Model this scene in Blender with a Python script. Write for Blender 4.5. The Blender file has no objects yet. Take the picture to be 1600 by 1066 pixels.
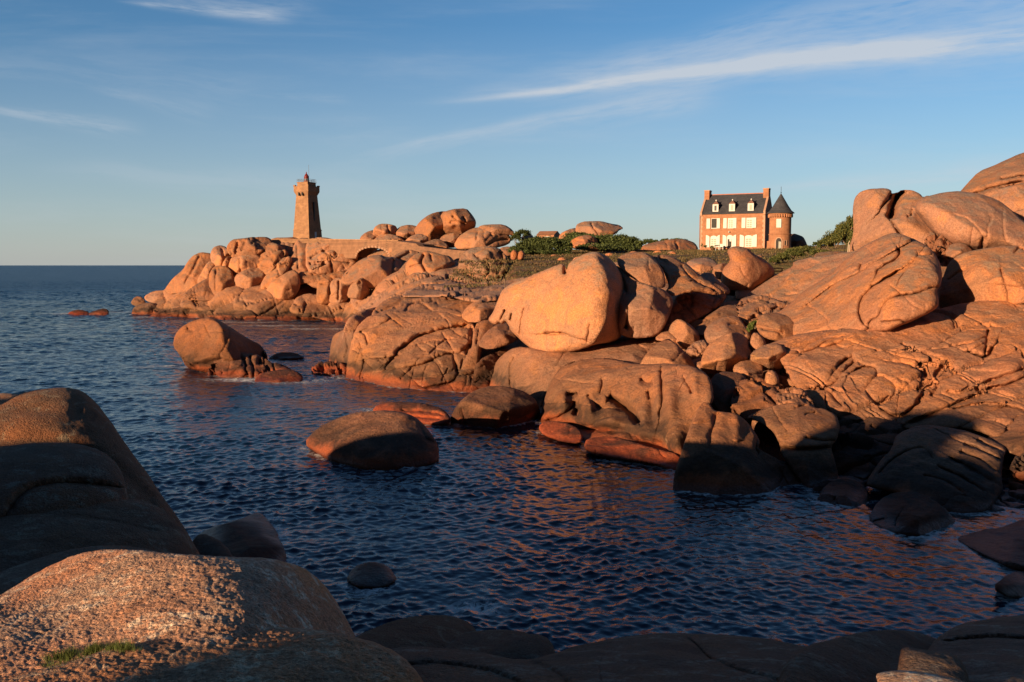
import bpy, bmesh, math, random
import numpy as np
from mathutils import Vector
random.seed(5); rng = np.random.default_rng(7)
sc = bpy.context.scene
R = math.radians

# ---------------------------------------------------------------- camera
F = 1400.0; CX = 800.0; CY = 533.0; CAMZ = 10.4
PITCH = math.atan((533 - 414.5) / F)
cam_d = bpy.data.cameras.new('camera'); cam = bpy.data.objects.new('camera', cam_d)
sc.collection.objects.link(cam); sc.camera = cam
cam.location = (0, 0, CAMZ); cam.rotation_euler = (math.pi/2 - PITCH, 0, 0)
cam_d.sensor_width = 36; cam_d.lens = 36 * F / 1600.0
cam_d.clip_start = 0.1; cam_d.clip_end = 60000

# ---------------------------------------------------------------- sun and sky
SUN_AZ = 47.0      # degrees left of straight behind the camera
SUN_EL = 10.0
sdir = Vector((-math.sin(R(SUN_AZ))*math.cos(R(SUN_EL)), -math.cos(R(SUN_AZ))*math.cos(R(SUN_EL)), math.sin(R(SUN_EL))))
sun_d = bpy.data.lights.new('sun', 'SUN'); sun = bpy.data.objects.new('sun', sun_d)
sc.collection.objects.link(sun)
sun.rotation_euler = sdir.to_track_quat('Z', 'Y').to_euler()
sun_d.energy = 5.0; sun_d.angle = R(0.5); sun_d.color = (1.0, 0.70, 0.42)

w = bpy.data.worlds.new('World'); sc.world = w; w.use_nodes = True
nt = w.node_tree; nt.nodes.clear()

class NB:
    """small helper to write node maths"""
    def __init__(s, nt): s.nt = nt; s.n = nt.nodes; s.l = nt.links
    def put(s, sock, v):
        if isinstance(v, bpy.types.NodeSocket): s.l.new(v, sock)
        elif v is not None: sock.default_value = v
    def m(s, op, a, b=None, c=None, clamp=False):
        n = s.n.new('ShaderNodeMath'); n.operation = op; n.use_clamp = clamp
        s.put(n.inputs[0], a); s.put(n.inputs[1], b)
        if c is not None: s.put(n.inputs[2], c)
        return n.outputs[0]
    def v(s, op, a, b=None):
        n = s.n.new('ShaderNodeVectorMath'); n.operation = op
        s.put(n.inputs[0], a); s.put(n.inputs[1], b)
        return n.outputs[0]
    def xyz(s, x, y, z):
        n = s.n.new('ShaderNodeCombineXYZ'); s.put(n.inputs[0], x); s.put(n.inputs[1], y); s.put(n.inputs[2], z); return n.outputs[0]
    def sep(s, v):
        n = s.n.new('ShaderNodeSeparateXYZ'); s.l.new(v, n.inputs[0]); return n.outputs
    def noise(s, vec, scale, detail=4, rough=0.55, dist=0.0):
        n = s.n.new('ShaderNodeTexNoise'); s.put(n.inputs['Vector'], vec); n.inputs['Scale'].default_value = scale
        n.inputs['Detail'].default_value = detail; n.inputs['Roughness'].default_value = rough
        n.inputs['Distortion'].default_value = dist; return n.outputs[0]
    def ramp(s, f, lo, hi, a=0.0, b=1.0, smooth=True):
        n = s.n.new('ShaderNodeMapRange'); n.interpolation_type = 'SMOOTHSTEP' if smooth else 'LINEAR'
        s.put(n.inputs[0], f); n.inputs[1].default_value = lo; n.inputs[2].default_value = hi
        n.inputs[3].default_value = a; n.inputs[4].default_value = b; return n.outputs[0]
    def mix(s, f, a, b, mode='MIX'):
        n = s.n.new('ShaderNodeMix'); n.data_type = 'RGBA'; n.blend_type = mode
        s.put(n.inputs[0], f); s.put(n.inputs[6], a if not isinstance(a, tuple) else (*a, 1)[:4])
        s.put(n.inputs[7], b if not isinstance(b, tuple) else (*b, 1)[:4]); return n.outputs[2]

b = NB(nt)
sky = nt.nodes.new('ShaderNodeTexSky'); sky.sky_type = 'NISHITA'; sky.sun_disc = False
sky.sun_elevation = R(SUN_EL); sky.sun_rotation = math.atan2(sdir.x, sdir.y)
sky.air_density = 1.0; sky.dust_density = 0.3; sky.ozone_density = 4.0
tc = nt.nodes.new('ShaderNodeTexCoord')
x, y, z = b.sep(tc.outputs['Generated'])
ys = b.m('MAXIMUM', y, 0.05)
gx = b.m('DIVIDE', x, ys); gz = b.m('DIVIDE', z, ys)         # direction slopes: bearing and height of the cirrus
def streak(x0, y0, x1, y1, wd, fade, amp, seed, lo=0.42, hi=0.75):
    """a band of cirrus between two bearings; wd = half width growing along the band"""
    ax, az = (x0-800)/F, (414.5-y0)/F; bx, bz = (x1-800)/F, (414.5-y1)/F
    L = math.hypot(bx-ax, bz-az); ux, uz = (bx-ax)/L, (bz-az)/L
    dx = b.m('SUBTRACT', gx, ax); dz = b.m('SUBTRACT', gz, az)
    t = b.m('ADD', b.m('MULTIPLY', dx, ux), b.m('MULTIPLY', dz, uz))
    n = b.m('SUBTRACT', b.m('MULTIPLY', dz, ux), b.m('MULTIPLY', dx, uz))
    tt = b.m('DIVIDE', t, L)
    wob = b.m('MULTIPLY', b.m('SUBTRACT', b.noise(b.xyz(t, seed, 0.0), 4.0, 2), 0.5), wd/F*1.5)
    n = b.m('ADD', n, wob)
    wdt = b.m('MULTIPLY', b.m('ADD', 0.25, b.m('MULTIPLY', tt, fade)), wd/F)
    wdt = b.m('MAXIMUM', wdt, 0.0005)
    q = b.m('DIVIDE', n, wdt)
    g = b.m('EXPONENT', b.m('MULTIPLY', b.m('MULTIPLY', q, q), -1.0))
    e = b.m('MULTIPLY', b.ramp(tt, -0.05, 0.25), b.ramp(tt, 0.85, 1.15, 1.0, 0.0))
    tex = b.noise(b.xyz(b.m('MULTIPLY', t, 9.0), b.m('MULTIPLY', n, 90.0), seed), 1.0, 7, 0.62, 0.6)
    tex2 = b.noise(b.xyz(b.m('ADD', b.m('MULTIPLY', t, 40.0), b.m('MULTIPLY', n, 60.0)), b.m('MULTIPLY', n, 200.0), seed+7), 1.0, 5, 0.6)
    tex = b.m('ADD', b.m('MULTIPLY', tex, 0.7), b.m('MULTIPLY', tex2, 0.3))
    return b.m('MULTIPLY', b.m('MULTIPLY', g, e), b.m('MULTIPLY', b.ramp(tex, lo-0.1, hi-0.1), amp))
cl = None
for a in [(660,170,1750,40,34,1.0,0.46,1.3,.34,.72),(560,245,1050,150,10,1.0,0.24,31.3,.3,.7),(780,145,1700,-40,40,1.0,0.34,4.1,.32,.75),(900,130,1750,60,22,1.0,0.3,24.1,.3,.7),(680,167,1450,80,12,1.0,0.55,9.7,0.2,0.6),
          (520,262,1100,150,26,0.8,0.22,2.2),(850,195,1100,160,16,1.0,0.2,6.2),
          (200,15,450,38,9,1.0,0.5,5.5),(90,-14,480,24,16,0.8,0.3,3.5),(-60,165,210,206,14,0.7,0.34,8.5),
          (140,140,330,182,12,0.9,0.16,11.5),(1150,300,1700,270,22,0.7,0.34,7.7,0.3,0.7),
          (60,268,620,300,40,0.5,0.16,12.9,0.3,0.7),(-100,100,380,150,40,0.6,0.10,14.9),(380,150,540,162,7,0.6,0.18,15.9)]:
    s_ = streak(*a); cl = s_ if cl is None else b.m('ADD', cl, s_)
veil = b.m('MULTIPLY', b.ramp(b.noise(b.xyz(b.m('MULTIPLY', gx, 3.0), b.m('MULTIPLY', gz, 22.0), 3.3), 1.0, 6, 0.6, 0.3), 0.45, 0.8), 0.16)
low = b.m('MULTIPLY', b.ramp(gz, 0.0, 0.26, 0.5, 0.0, False), 1.0)
cl = b.m('ADD', cl, veil)
cl = b.m('MINIMUM', cl, 0.85)
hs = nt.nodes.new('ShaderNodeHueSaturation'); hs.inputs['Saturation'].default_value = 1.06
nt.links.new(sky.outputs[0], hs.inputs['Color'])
front = b.ramp(y, 0.0, 0.3)
cl = b.m('MULTIPLY', cl, front)
rear_dim = b.ramp(y, -0.35, 0.25, 0.20, 1.0)          # added dimming: the sky behind the viewpoint is darkened to cut fill light
hs.inputs['Value'].default_value = 1.0; nt.links.new(rear_dim, hs.inputs['Value'])
CLOUDC = (4.2, 4.5, 4.9)
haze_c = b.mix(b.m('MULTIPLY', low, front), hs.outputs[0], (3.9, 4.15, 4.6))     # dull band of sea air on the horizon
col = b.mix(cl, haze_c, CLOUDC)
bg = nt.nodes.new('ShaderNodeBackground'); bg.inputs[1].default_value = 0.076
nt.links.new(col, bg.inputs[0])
wo = nt.nodes.new('ShaderNodeOutputWorld'); nt.links.new(bg.outputs[0], wo.inputs[0])

sc.view_settings.view_transform = 'Standard'; sc.view_settings.look = 'None'
sc.view_settings.gamma = 1.0; sc.view_settings.exposure = 0.88
sc.cycles.max_bounces = 5; sc.cycles.diffuse_bounces = 2; sc.cycles.glossy_bounces = 3

# ---------------------------------------------------------------- numpy helpers
def ray(px, py):
    u = (np.asarray(px, float) - CX)/F; v = (CY - np.asarray(py, float))/F
    c, s = math.cos(PITCH), math.sin(PITCH)
    return u, c + v*s, -s + v*c
def W(px, py, Y):
    """world point seen at photo pixel (px,py) at the distance Y north of the camera"""
    a, b_, c_ = ray(px, py); t = np.asarray(Y, float)/b_
    return np.stack([a*t, b_*t, CAMZ + c_*t], -1)
def ydist(px, py, z=0.0):
    a, b_, c_ = ray(px, py); return b_*(z-CAMZ)/c_

_perm = rng.permutation(256).astype(np.int64); _perm = np.concatenate([_perm, _perm, _perm])
_grad = rng.normal(size=(256, 3)); _grad /= np.linalg.norm(_grad, axis=1)[:, None]
def perlin(P):
    P = np.asarray(P, float); i = np.floor(P).astype(np.int64); f = P - i; i &= 255
    u = f*f*f*(f*(f*6-15)+10); out = 0
    for dx in (0, 1):
        wx = u[:, 0] if dx else 1-u[:, 0]
        for dy in (0, 1):
            wy = u[:, 1] if dy else 1-u[:, 1]
            for dz in (0, 1):
                wz = u[:, 2] if dz else 1-u[:, 2]
                h = _perm[_perm[_perm[(i[:, 0]+dx) & 255]+((i[:, 1]+dy) & 255)]+((i[:, 2]+dz) & 255)]
                g = _grad[h]
                out = out + wx*wy*wz*(g[:, 0]*(f[:, 0]-dx)+g[:, 1]*(f[:, 1]-dy)+g[:, 2]*(f[:, 2]-dz))
    return out
def fbm(P, oct=4, gain=0.5, ridged=False):
    a = 1.0; o = 0; n = 0
    for k in range(oct):
        v = perlin(P*(2.03**k) + k*17.3)
        if ridged: v = 0.35 - np.abs(v)
        o = o + a*v; n += a; a *= gain
    return o/n
_ro = rng.random((256, 3))
def worley(P):
    i0 = np.floor(P).astype(np.int64); F1 = np.full(len(P), 9.0); F2 = np.full(len(P), 9.0); ID = np.zeros(len(P), np.int64)
    for dx in (-1, 0, 1):
        for dy in (-1, 0, 1):
            for dz in (-1, 0, 1):
                c = i0 + (dx, dy, dz); h = _perm[_perm[_perm[c[:, 0] & 255]+(c[:, 1] & 255)]+(c[:, 2] & 255)]
                d = np.linalg.norm(c + _ro[h] - P, axis=1)
                m = d < F1; F2 = np.where(m, F1, np.minimum(F2, d)); F1 = np.where(m, d, F1); ID = np.where(m, h, ID)
    return F1, F2, ID
def vnormals(V, Fq):
    a, b_, c, d = (V[Fq[:, k]] for k in range(4))
    n = np.cross(c-a, d-b_); N = np.zeros_like(V)
    for k in range(4):
        for ax in range(3): N[:, ax] += np.bincount(Fq[:, k], n[:, ax], len(V))
    L = np.linalg.norm(N, axis=1); L[L == 0] = 1
    return N/L[:, None]
def chaikin(P, n=2, closed=True):
    P = np.asarray(P, float)
    for _ in range(n):
        Q = np.roll(P, -1, 0) if closed else P[1:]; A = P if closed else P[:-1]
        o = np.empty((len(A)*2, P.shape[1])); o[0::2] = A*.78+Q*.22; o[1::2] = A*.22+Q*.78
        if not closed: o = np.vstack([P[:1], o, P[-1:]])
        P = o
    return P
def segdist(X, Y, P, closed=False):
    """distance to a polyline, signed side, nearest point"""
    P = np.asarray(P, float); A = P if closed else P[:-1]; B = np.roll(P, -1, 0) if closed else P[1:]
    best = np.full(X.shape, 1e18); side = np.zeros(X.shape); nx = np.zeros(X.shape); ny = np.zeros(X.shape); arc = np.zeros(X.shape)
    for k, (a, c) in enumerate(zip(A, B)):
        dx, dy = c-a; L = dx*dx+dy*dy+1e-12
        t = np.clip(((X-a[0])*dx+(Y-a[1])*dy)/L, 0, 1)
        qx = a[0]+t*dx; qy = a[1]+t*dy; d = (X-qx)**2+(Y-qy)**2; m = d < best
        best = np.where(m, d, best); nx = np.where(m, qx, nx); ny = np.where(m, qy, ny)
        side = np.where(m, np.sign(dx*(Y-a[1])-dy*(X-a[0])), side); arc = np.where(m, (k+t)/len(A), arc)
    return np.sqrt(best), side, nx, ny, arc
def inside(X, Y, P):
    r = np.zeros(X.shape, bool); x0, y0 = P[-1]
    for x1, y1 in P:
        c = (y0 > Y) != (y1 > Y)
        with np.errstate(divide='ignore', invalid='ignore'):
            r ^= c & (X < (x1-x0)*(Y-y0)/((y1-y0) if y1 != y0 else 1e-9)+x0)
        x0, y0 = x1, y1
    return r
def poisson(M):
    """-lap u = 1 inside the mask, 0 outside (conjugate gradients)"""
    def A(u):
        o = 4*u; o[1:] -= u[:-1]; o[:-1] -= u[1:]; o[:, 1:] -= u[:, :-1]; o[:, :-1] -= u[:, 1:]; return o*M
    bb = M.astype(float); u = np.zeros_like(bb); r = bb.copy(); p = r.copy(); rs = (r*r).sum(); r0 = rs
    for _ in range(400):
        Ap = A(p); al = rs/((p*Ap).sum()+1e-30); u += al*p; r -= al*Ap; n = (r*r).sum()
        if n < 1e-5*r0: break
        p = r + (n/rs)*p; rs = n
    return u
def inv_depth(D, X, Y):
    D = np.asarray(D, float); q = 1/D[:, 2]; x, y = D[:, 0]/400, D[:, 1]/400; X = X/400; Y = Y/400
    if len(D) <= 3:
        if len(D) == 1: return np.full(X.shape, q[0])
        if len(D) == 2:
            t = ((X-x[0])*(x[1]-x[0])+(Y-y[0])*(y[1]-y[0]))/((x[1]-x[0])**2+(y[1]-y[0])**2); return q[0]+t*(q[1]-q[0])
        c = np.linalg.solve(np.stack([np.ones(3), x, y], 1), q); return c[0]+c[1]*X+c[2]*Y
    def U(r2): return 0.5*r2*np.log(r2+1e-12)
    n = len(D); K = U((x[:, None]-x)**2+(y[:, None]-y)**2) + 1e-4*np.eye(n); P = np.stack([np.ones(n), x, y], 1)
    M = np.zeros((n+3, n+3)); M[:n, :n] = K; M[:n, n:] = P; M[n:, :n] = P.T
    s = np.linalg.solve(M, np.concatenate([q, np.zeros(3)]))
    o = s[n]+s[n+1]*X+s[n+2]*Y
    for k in range(n): o = o + s[k]*U((X-x[k])**2+(Y-y[k])**2)
    return o

# ---------------------------------------------------------------- object helpers
def tag(o, label=None, cat=None, group=None, kind=None):
    if label: o['label'] = label
    if cat: o['category'] = cat
    if group: o['group'] = group
    if kind: o['kind'] = kind
    return o
def mk(name, V, faces, mat, parent=None, smooth=True, origin=None, color=None):
    V = np.asarray(V, float)
    if origin is None: origin = np.zeros(3)
    origin = np.asarray(origin, float)
    me = bpy.data.meshes.new(name)
    if isinstance(faces, np.ndarray):
        V2 = V-origin; n, k = faces.shape
        me.vertices.add(len(V2)); me.vertices.foreach_set('co', V2.astype(np.float32).ravel())
        me.loops.add(n*k); me.loops.foreach_set('vertex_index', faces.astype(np.int32).ravel())
        me.polygons.add(n); me.polygons.foreach_set('loop_start', np.arange(0, n*k, k, dtype=np.int32))
        me.update(calc_edges=True)
    else:
        me.from_pydata((V-origin).tolist(), [], faces); me.update()
    me.polygons.foreach_set('use_smooth', np.full(len(me.polygons), smooth)); me.update()
    o = bpy.data.objects.new(name, me); sc.collection.objects.link(o)
    for m_ in (mat if isinstance(mat, (list, tuple)) else [mat]): me.materials.append(m_)
    o.location = Vector(origin)
    if parent: o.parent = parent
    if color is not None: o.color = (*color, 1)
    return o
def empty(name, loc, rz=0.0, **k):
    o = bpy.data.objects.new(name, None); sc.collection.objects.link(o); o.location = loc; o.rotation_euler = (0, 0, rz)
    o.empty_display_size = 0.3; tag(o, **k); return o
# ---------------------------------------------------------------- materials
def newmat(name):
    m = bpy.data.materials.new(name); m.use_nodes = True; nt = m.node_tree; nt.nodes.clear()
    b = NB(nt); p = nt.nodes.new('ShaderNodeBsdfPrincipled'); o = nt.nodes.new('ShaderNodeOutputMaterial')
    nt.links.new(p.outputs[0], o.inputs[0]); p.inputs['Roughness'].default_value = 0.85
    p.inputs['Specular IOR Level'].default_value = 0.25
    return m, b, p
def bump(b, p, h, strength=0.6, dist=0.05):
    n = b.n.new('ShaderNodeBump'); n.inputs['Strength'].default_value = strength; n.inputs['Distance'].default_value = dist
    b.put(n.inputs['Height'], h); b.l.new(n.outputs[0], p.inputs['Normal']); return n
def granite(name, grain=1.0, coarse=False):
    m, b, p = newmat(name)
    g = b.n.new('ShaderNodeNewGeometry'); P = g.outputs['Position']
    px, py, pz = b.sep(P); nx, ny, nz = b.sep(g.outputs['Normal'])
    oi = b.n.new('ShaderNodeObjectInfo')
    big = b.noise(P, 0.16, 4, 0.6, 0.6); med = b.noise(P, 0.9, 5, 0.65, 0.4); fine = b.noise(P, 7.0*grain, 6, 0.75)
    col = b.mix(b.ramp(big, 0.35, 0.65), (0.44, 0.185, 0.083), (0.37, 0.165, 0.094))
    col = b.mix(b.ramp(med, 0.40, 0.66, 0.0, 0.85), col, (0.31, 0.145, 0.085))
    st2 = b.noise(b.v('MULTIPLY', P, (1.0, 1.0, 2.2)), 0.35, 6, 0.7, 1.2)
    col = b.mix(b.ramp(st2, 0.55, 0.70, 0.0, 0.55), col, (0.20, 0.12, 0.085))
    # ochre lichen in patches
    och = b.m('MULTIPLY', b.ramp(b.noise(P, 0.45, 5, 0.6, 1.0), 0.60, 0.72), b.ramp(b.noise(P, 3.0, 4, 0.7), 0.4, 0.6))
    col = b.mix(b.m('MULTIPLY', och, 0.45), col, (0.52, 0.235, 0.06))
    # grey crust of lichen where rain lies: on the tops
    top = b.m('ADD', nz, b.m('MULTIPLY', b.m('SUBTRACT', med, 0.5), 1.3))
    gre = b.m('MULTIPLY', b.ramp(top, 0.66, 1.2), b.ramp(pz, 4.0, 11.0, 0.15, 0.75))
    col = b.mix(gre, col, (0.27, 0.215, 0.16))
    # broad blotches, warm and drab, and salt-pale scabs
    bl = b.noise(P, 0.28, 6, 0.62, 0.9); col = b.mix(b.ramp(bl, 0.52, 0.62, 0.0, 0.50), col, (0.30, 0.165, 0.105)); col = b.mix(b.ramp(bl, 0.36, 0.44, 0.45, 0.0), col, (0.52, 0.20, 0.065))
    pt = b.noise(P, 2.6, 6, 0.75, 0.5); col = b.mix(b.ramp(pt, 0.60, 0.68, 0.0, 0.45), col, (0.15, 0.085, 0.055))
    # dark vertical weather streaks
    st = b.noise(b.xyz(px, py, b.m('MULTIPLY', pz, 0.13)), 1.5, 5, 0.7, 0.3)
    col = b.mix(b.ramp(st, 0.54, 0.74, 0.0, 0.45), col, (0.17, 0.095, 0.065))
    # tide marks: brown-black lichen belt, red algae at the waterline
    lv = b.m('ADD', pz, b.m('MULTIPLY', b.m('SUBTRACT', b.noise(P, 0.35, 4, 0.6, 0.5), 0.5), 3.4))
    belt = b.m('MULTIPLY', b.ramp(lv, 1.2, 3.8, 1.0, 0.0), 0.66)
    col = b.mix(belt, col, (0.125, 0.070, 0.040))
    red = b.ramp(b.m('ADD', pz, b.m('MULTIPLY', b.m('SUBTRACT', med, 0.5), 0.9)), 0.35, 1.25, 1.0, 0.0)
    col = b.mix(b.m('MULTIPLY', red, 0.85), col, (0.30, 0.075, 0.026))
    blk = b.m('MULTIPLY', b.ramp(lv, 0.3, 0.9), b.ramp(lv, 0.9, 1.7, 1.0, 0.0)); col = b.mix(b.m('MULTIPLY', blk, 0.85), col, (0.05, 0.03, 0.02))
    pale = b.m('MULTIPLY', b.ramp(b.noise(P, 0.6, 6, 0.7, 0.8), 0.62, 0.70), 0.35); col = b.mix(pale, col, (0.60, 0.36, 0.23))
    wet = b.ramp(pz, 0.08, 0.5, 1.0, 0.0)
    col = b.mix(b.m('MULTIPLY', wet, 0.6), col, (0.07, 0.022, 0.012))
    if coarse:      # crustose lichen and stains on the near rock
        l1 = b.noise(P, 2.2, 6, 0.7, 0.8); l2 = b.noise(P, 9.0, 5, 0.75, 0.6)
        col = b.mix(b.m('MULTIPLY', b.ramp(l1, 0.50, 0.62), b.ramp(l2, 0.42, 0.58)), col, (0.50, 0.40, 0.30))
        col = b.mix(b.ramp(l1, 0.34, 0.44, 0.6, 0.0), col, (0.16, 0.07, 0.04))
        col = b.mix(b.ramp(b.noise(P, 24.0, 4, 0.7), 0.60, 0.70, 0.0, 0.5), col, (0.10, 0.06, 0.045))
    # crystals
    sp = b.noise(P, (45.0 if coarse else 9.0)*grain, 3, 0.8)
    col = b.mix(1.0, col, b.mix(b.ramp(sp, 0.3, 0.7), (0.70, 0.68, 0.66), (1.26, 1.26, 1.26)), 'MULTIPLY')
    col = b.mix(1.0, col, oi.outputs['Color'], 'MULTIPLY')
    b.l.new(col, p.inputs['Base Color'])
    b.put(p.inputs['Roughness'], b.ramp(wet, 0, 1, 0.88, 0.35))
    if coarse:
        v = b.n.new('ShaderNodeTexVoronoi'); v.inputs['Scale'].default_value = 38.0; v.feature = 'F1'; b.l.new(b.v('ADD', P, b.v('MULTIPLY', b.xyz(med, fine, sp), (0.02, 0.02, 0.02))), v.inputs['Vector'])
        h = b.m('ADD', b.m('MULTIPLY', b.noise(P, 14.0, 6, 0.7), 1.6), b.m('MULTIPLY', v.outputs['Distance'], -0.5))
        h = b.m('ADD', h, b.m('MULTIPLY', b.noise(P, 70.0, 4, 0.7), 0.35))
        bump(b, p, h, 1.0, 0.045)
    else:
        h = b.m('ADD', b.m('MULTIPLY', b.noise(P, 2.2, 6, 0.68), 1.0), b.m('MULTIPLY', fine, 0.40))
        bump(b, p, h, 1.0, 0.17)
    return m
M_ROCK = granite('granite'); M_NEAR = granite('granite_near', 1.0, True)

def plain(name, c, rough=0.8, var=0.15, scale=2.0, metal=0.0, bmp=0.0):
    m, b, p = newmat(name); g = b.n.new('ShaderNodeNewGeometry')
    n = b.noise(g.outputs['Position'], scale, 5, 0.65)
    k = b.ramp(n, 0.3, 0.7, 1-var, 1+var, False)
    cc = b.mix(1.0, (*c, 1), b.xyz(k, k, k), 'MULTIPLY'); b.l.new(cc, p.inputs['Base Color'])
    p.inputs['Roughness'].default_value = rough; p.inputs['Metallic'].default_value = metal
    if bmp: bump(b, p, b.noise(g.outputs['Position'], scale*4, 4, 0.6), 0.8, bmp)
    return m
def masonry(name, c1, c2, mortar, scale, mscale=0.02, bw=0.6, bh=0.28):
    m, b, p = newmat(name); g = b.n.new('ShaderNodeTexCoord'); P = g.outputs['Object']
    x, y, z = b.sep(P)
    br = b.n.new('ShaderNodeTexBrick'); br.inputs['Scale'].default_value = scale; br.inputs['Mortar Size'].default_value = mscale
    br.inputs['Brick Width'].default_value = bw; br.inputs['Row Height'].default_value = bh
    br.inputs['Color1'].default_value = (*c1, 1); br.inputs['Color2'].default_value = (*c2, 1); br.inputs['Mortar'].default_value = (*mortar, 1)
    b.l.new(b.xyz(b.m('ADD', x, b.m('MULTIPLY', y, 1.0)), z, 0.0), br.inputs['Vector'])
    n = b.noise(P, 0.9, 5, 0.7); k = b.ramp(n, 0.3, 0.7, 0.72, 1.22, False)
    b.l.new(b.mix(1.0, br.outputs[0], b.xyz(k, k, k), 'MULTIPLY'), p.inputs['Base Color'])
    bump(b, p, br.outputs['Fac'], -0.5, 0.03)
    return m
M_BRICKWALL = masonry('pink_granite_masonry', (0.37, 0.165, 0.085), (0.31, 0.135, 0.07), (0.34, 0.17, 0.10), 1.0)
M_TOWER = masonry('granite_ashlar', (0.35, 0.185, 0.095), (0.28, 0.145, 0.08), (0.17, 0.095, 0.055), 1.0, 0.015)
M_QUOIN = plain('pale_dressed_granite', (0.42, 0.25, 0.17), 0.8, 0.15, 3.0)
M_SLATE = masonry('slate', (0.060, 0.058, 0.066), (0.042, 0.042, 0.05), (0.025, 0.025, 0.03), 2.0, 0.012)
M_WHITE = plain('cream_paint', (0.56, 0.54, 0.50), 0.5, 0.05)
M_DARK = plain('dark_interior', (0.02, 0.017, 0.016), 0.6, 0.3)
M_RED = plain('red_paint', (0.16, 0.022, 0.022), 0.5, 0.1)
M_METAL = plain('grey_metal', (0.30, 0.29, 0.28), 0.4, 0.1, 3.0, 0.7)
M_WOOD = plain('weathered_wood', (0.16, 0.11, 0.075), 0.9, 0.3, 6.0)
M_WALL = masonry('rubble_wall', (0.27, 0.135, 0.075), (0.20, 0.10, 0.058), (0.14, 0.08, 0.05), 1.6, 0.03, 0.6, 0.3)
def glassmat():
    m, b, p = newmat('window_glass'); p.inputs['Base Color'].default_value = (0.05, 0.05, 0.055, 1)
    p.inputs['Roughness'].default_value = 0.12; p.inputs['Specular IOR Level'].default_value = 0.7; return m
M_GLASS = glassmat()
def leafmat(name, c1, c2):
    m, b, p = newmat(name); g = b.n.new('ShaderNodeNewGeometry'); P = g.outputs['Position']
    n = b.noise(P, 0.9, 4, 0.6); r = g.outputs['Random Per Island']
    col = b.mix(b.ramp(b.m('ADD', b.m('MULTIPLY', n, 0.5), b.m('MULTIPLY', r, 0.5)), 0.3, 0.7), c1, c2)
    b.l.new(col, p.inputs['Base Color']); p.inputs['Roughness'].default_value = 0.7
    return m
M_LEAF = leafmat('gorse_leaves', (0.035, 0.052, 0.016), (0.085, 0.105, 0.028))
M_LEAF2 = leafmat('pine_needles', (0.04, 0.055, 0.014), (0.12, 0.115, 0.028))
M_GRASS = leafmat('dry_grass', (0.06, 0.055, 0.02), (0.16, 0.10, 0.045))
M_TUFT = leafmat('green_grass', (0.05, 0.075, 0.012), (0.11, 0.13, 0.03))
def heath():
    m, b, p = newmat('heath_turf'); g = b.n.new('ShaderNodeNewGeometry'); P = g.outputs['Position']
    n1 = b.noise(P, 0.10, 5, 0.6, 0.8); n2 = b.noise(P, 0.55, 5, 0.65); n3 = b.noise(P, 4.0, 4, 0.7)
    col = b.mix(b.ramp(n1, 0.42, 0.58), (0.15, 0.12, 0.045), (0.15, 0.075, 0.035))
    col = b.mix(b.ramp(n2, 0.50, 0.66), col, (0.075, 0.075, 0.022))
    col = b.mix(b.ramp(n2, 0.30, 0.42, 0.6, 0.0), col, (0.28, 0.20, 0.10))
    k = b.ramp(n3, 0.3, 0.7, 0.6, 1.35, False); col = b.mix(1.0, col, b.xyz(k, k, k), 'MULTIPLY')
    b.l.new(col, p.inputs['Base Color']); p.inputs['Roughness'].default_value = 0.95
    bump(b, p, b.m('ADD', n2, b.m('MULTIPLY', n3, 0.5)), 1.0, 0.5)
    return m
M_HEATH = heath()
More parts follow.
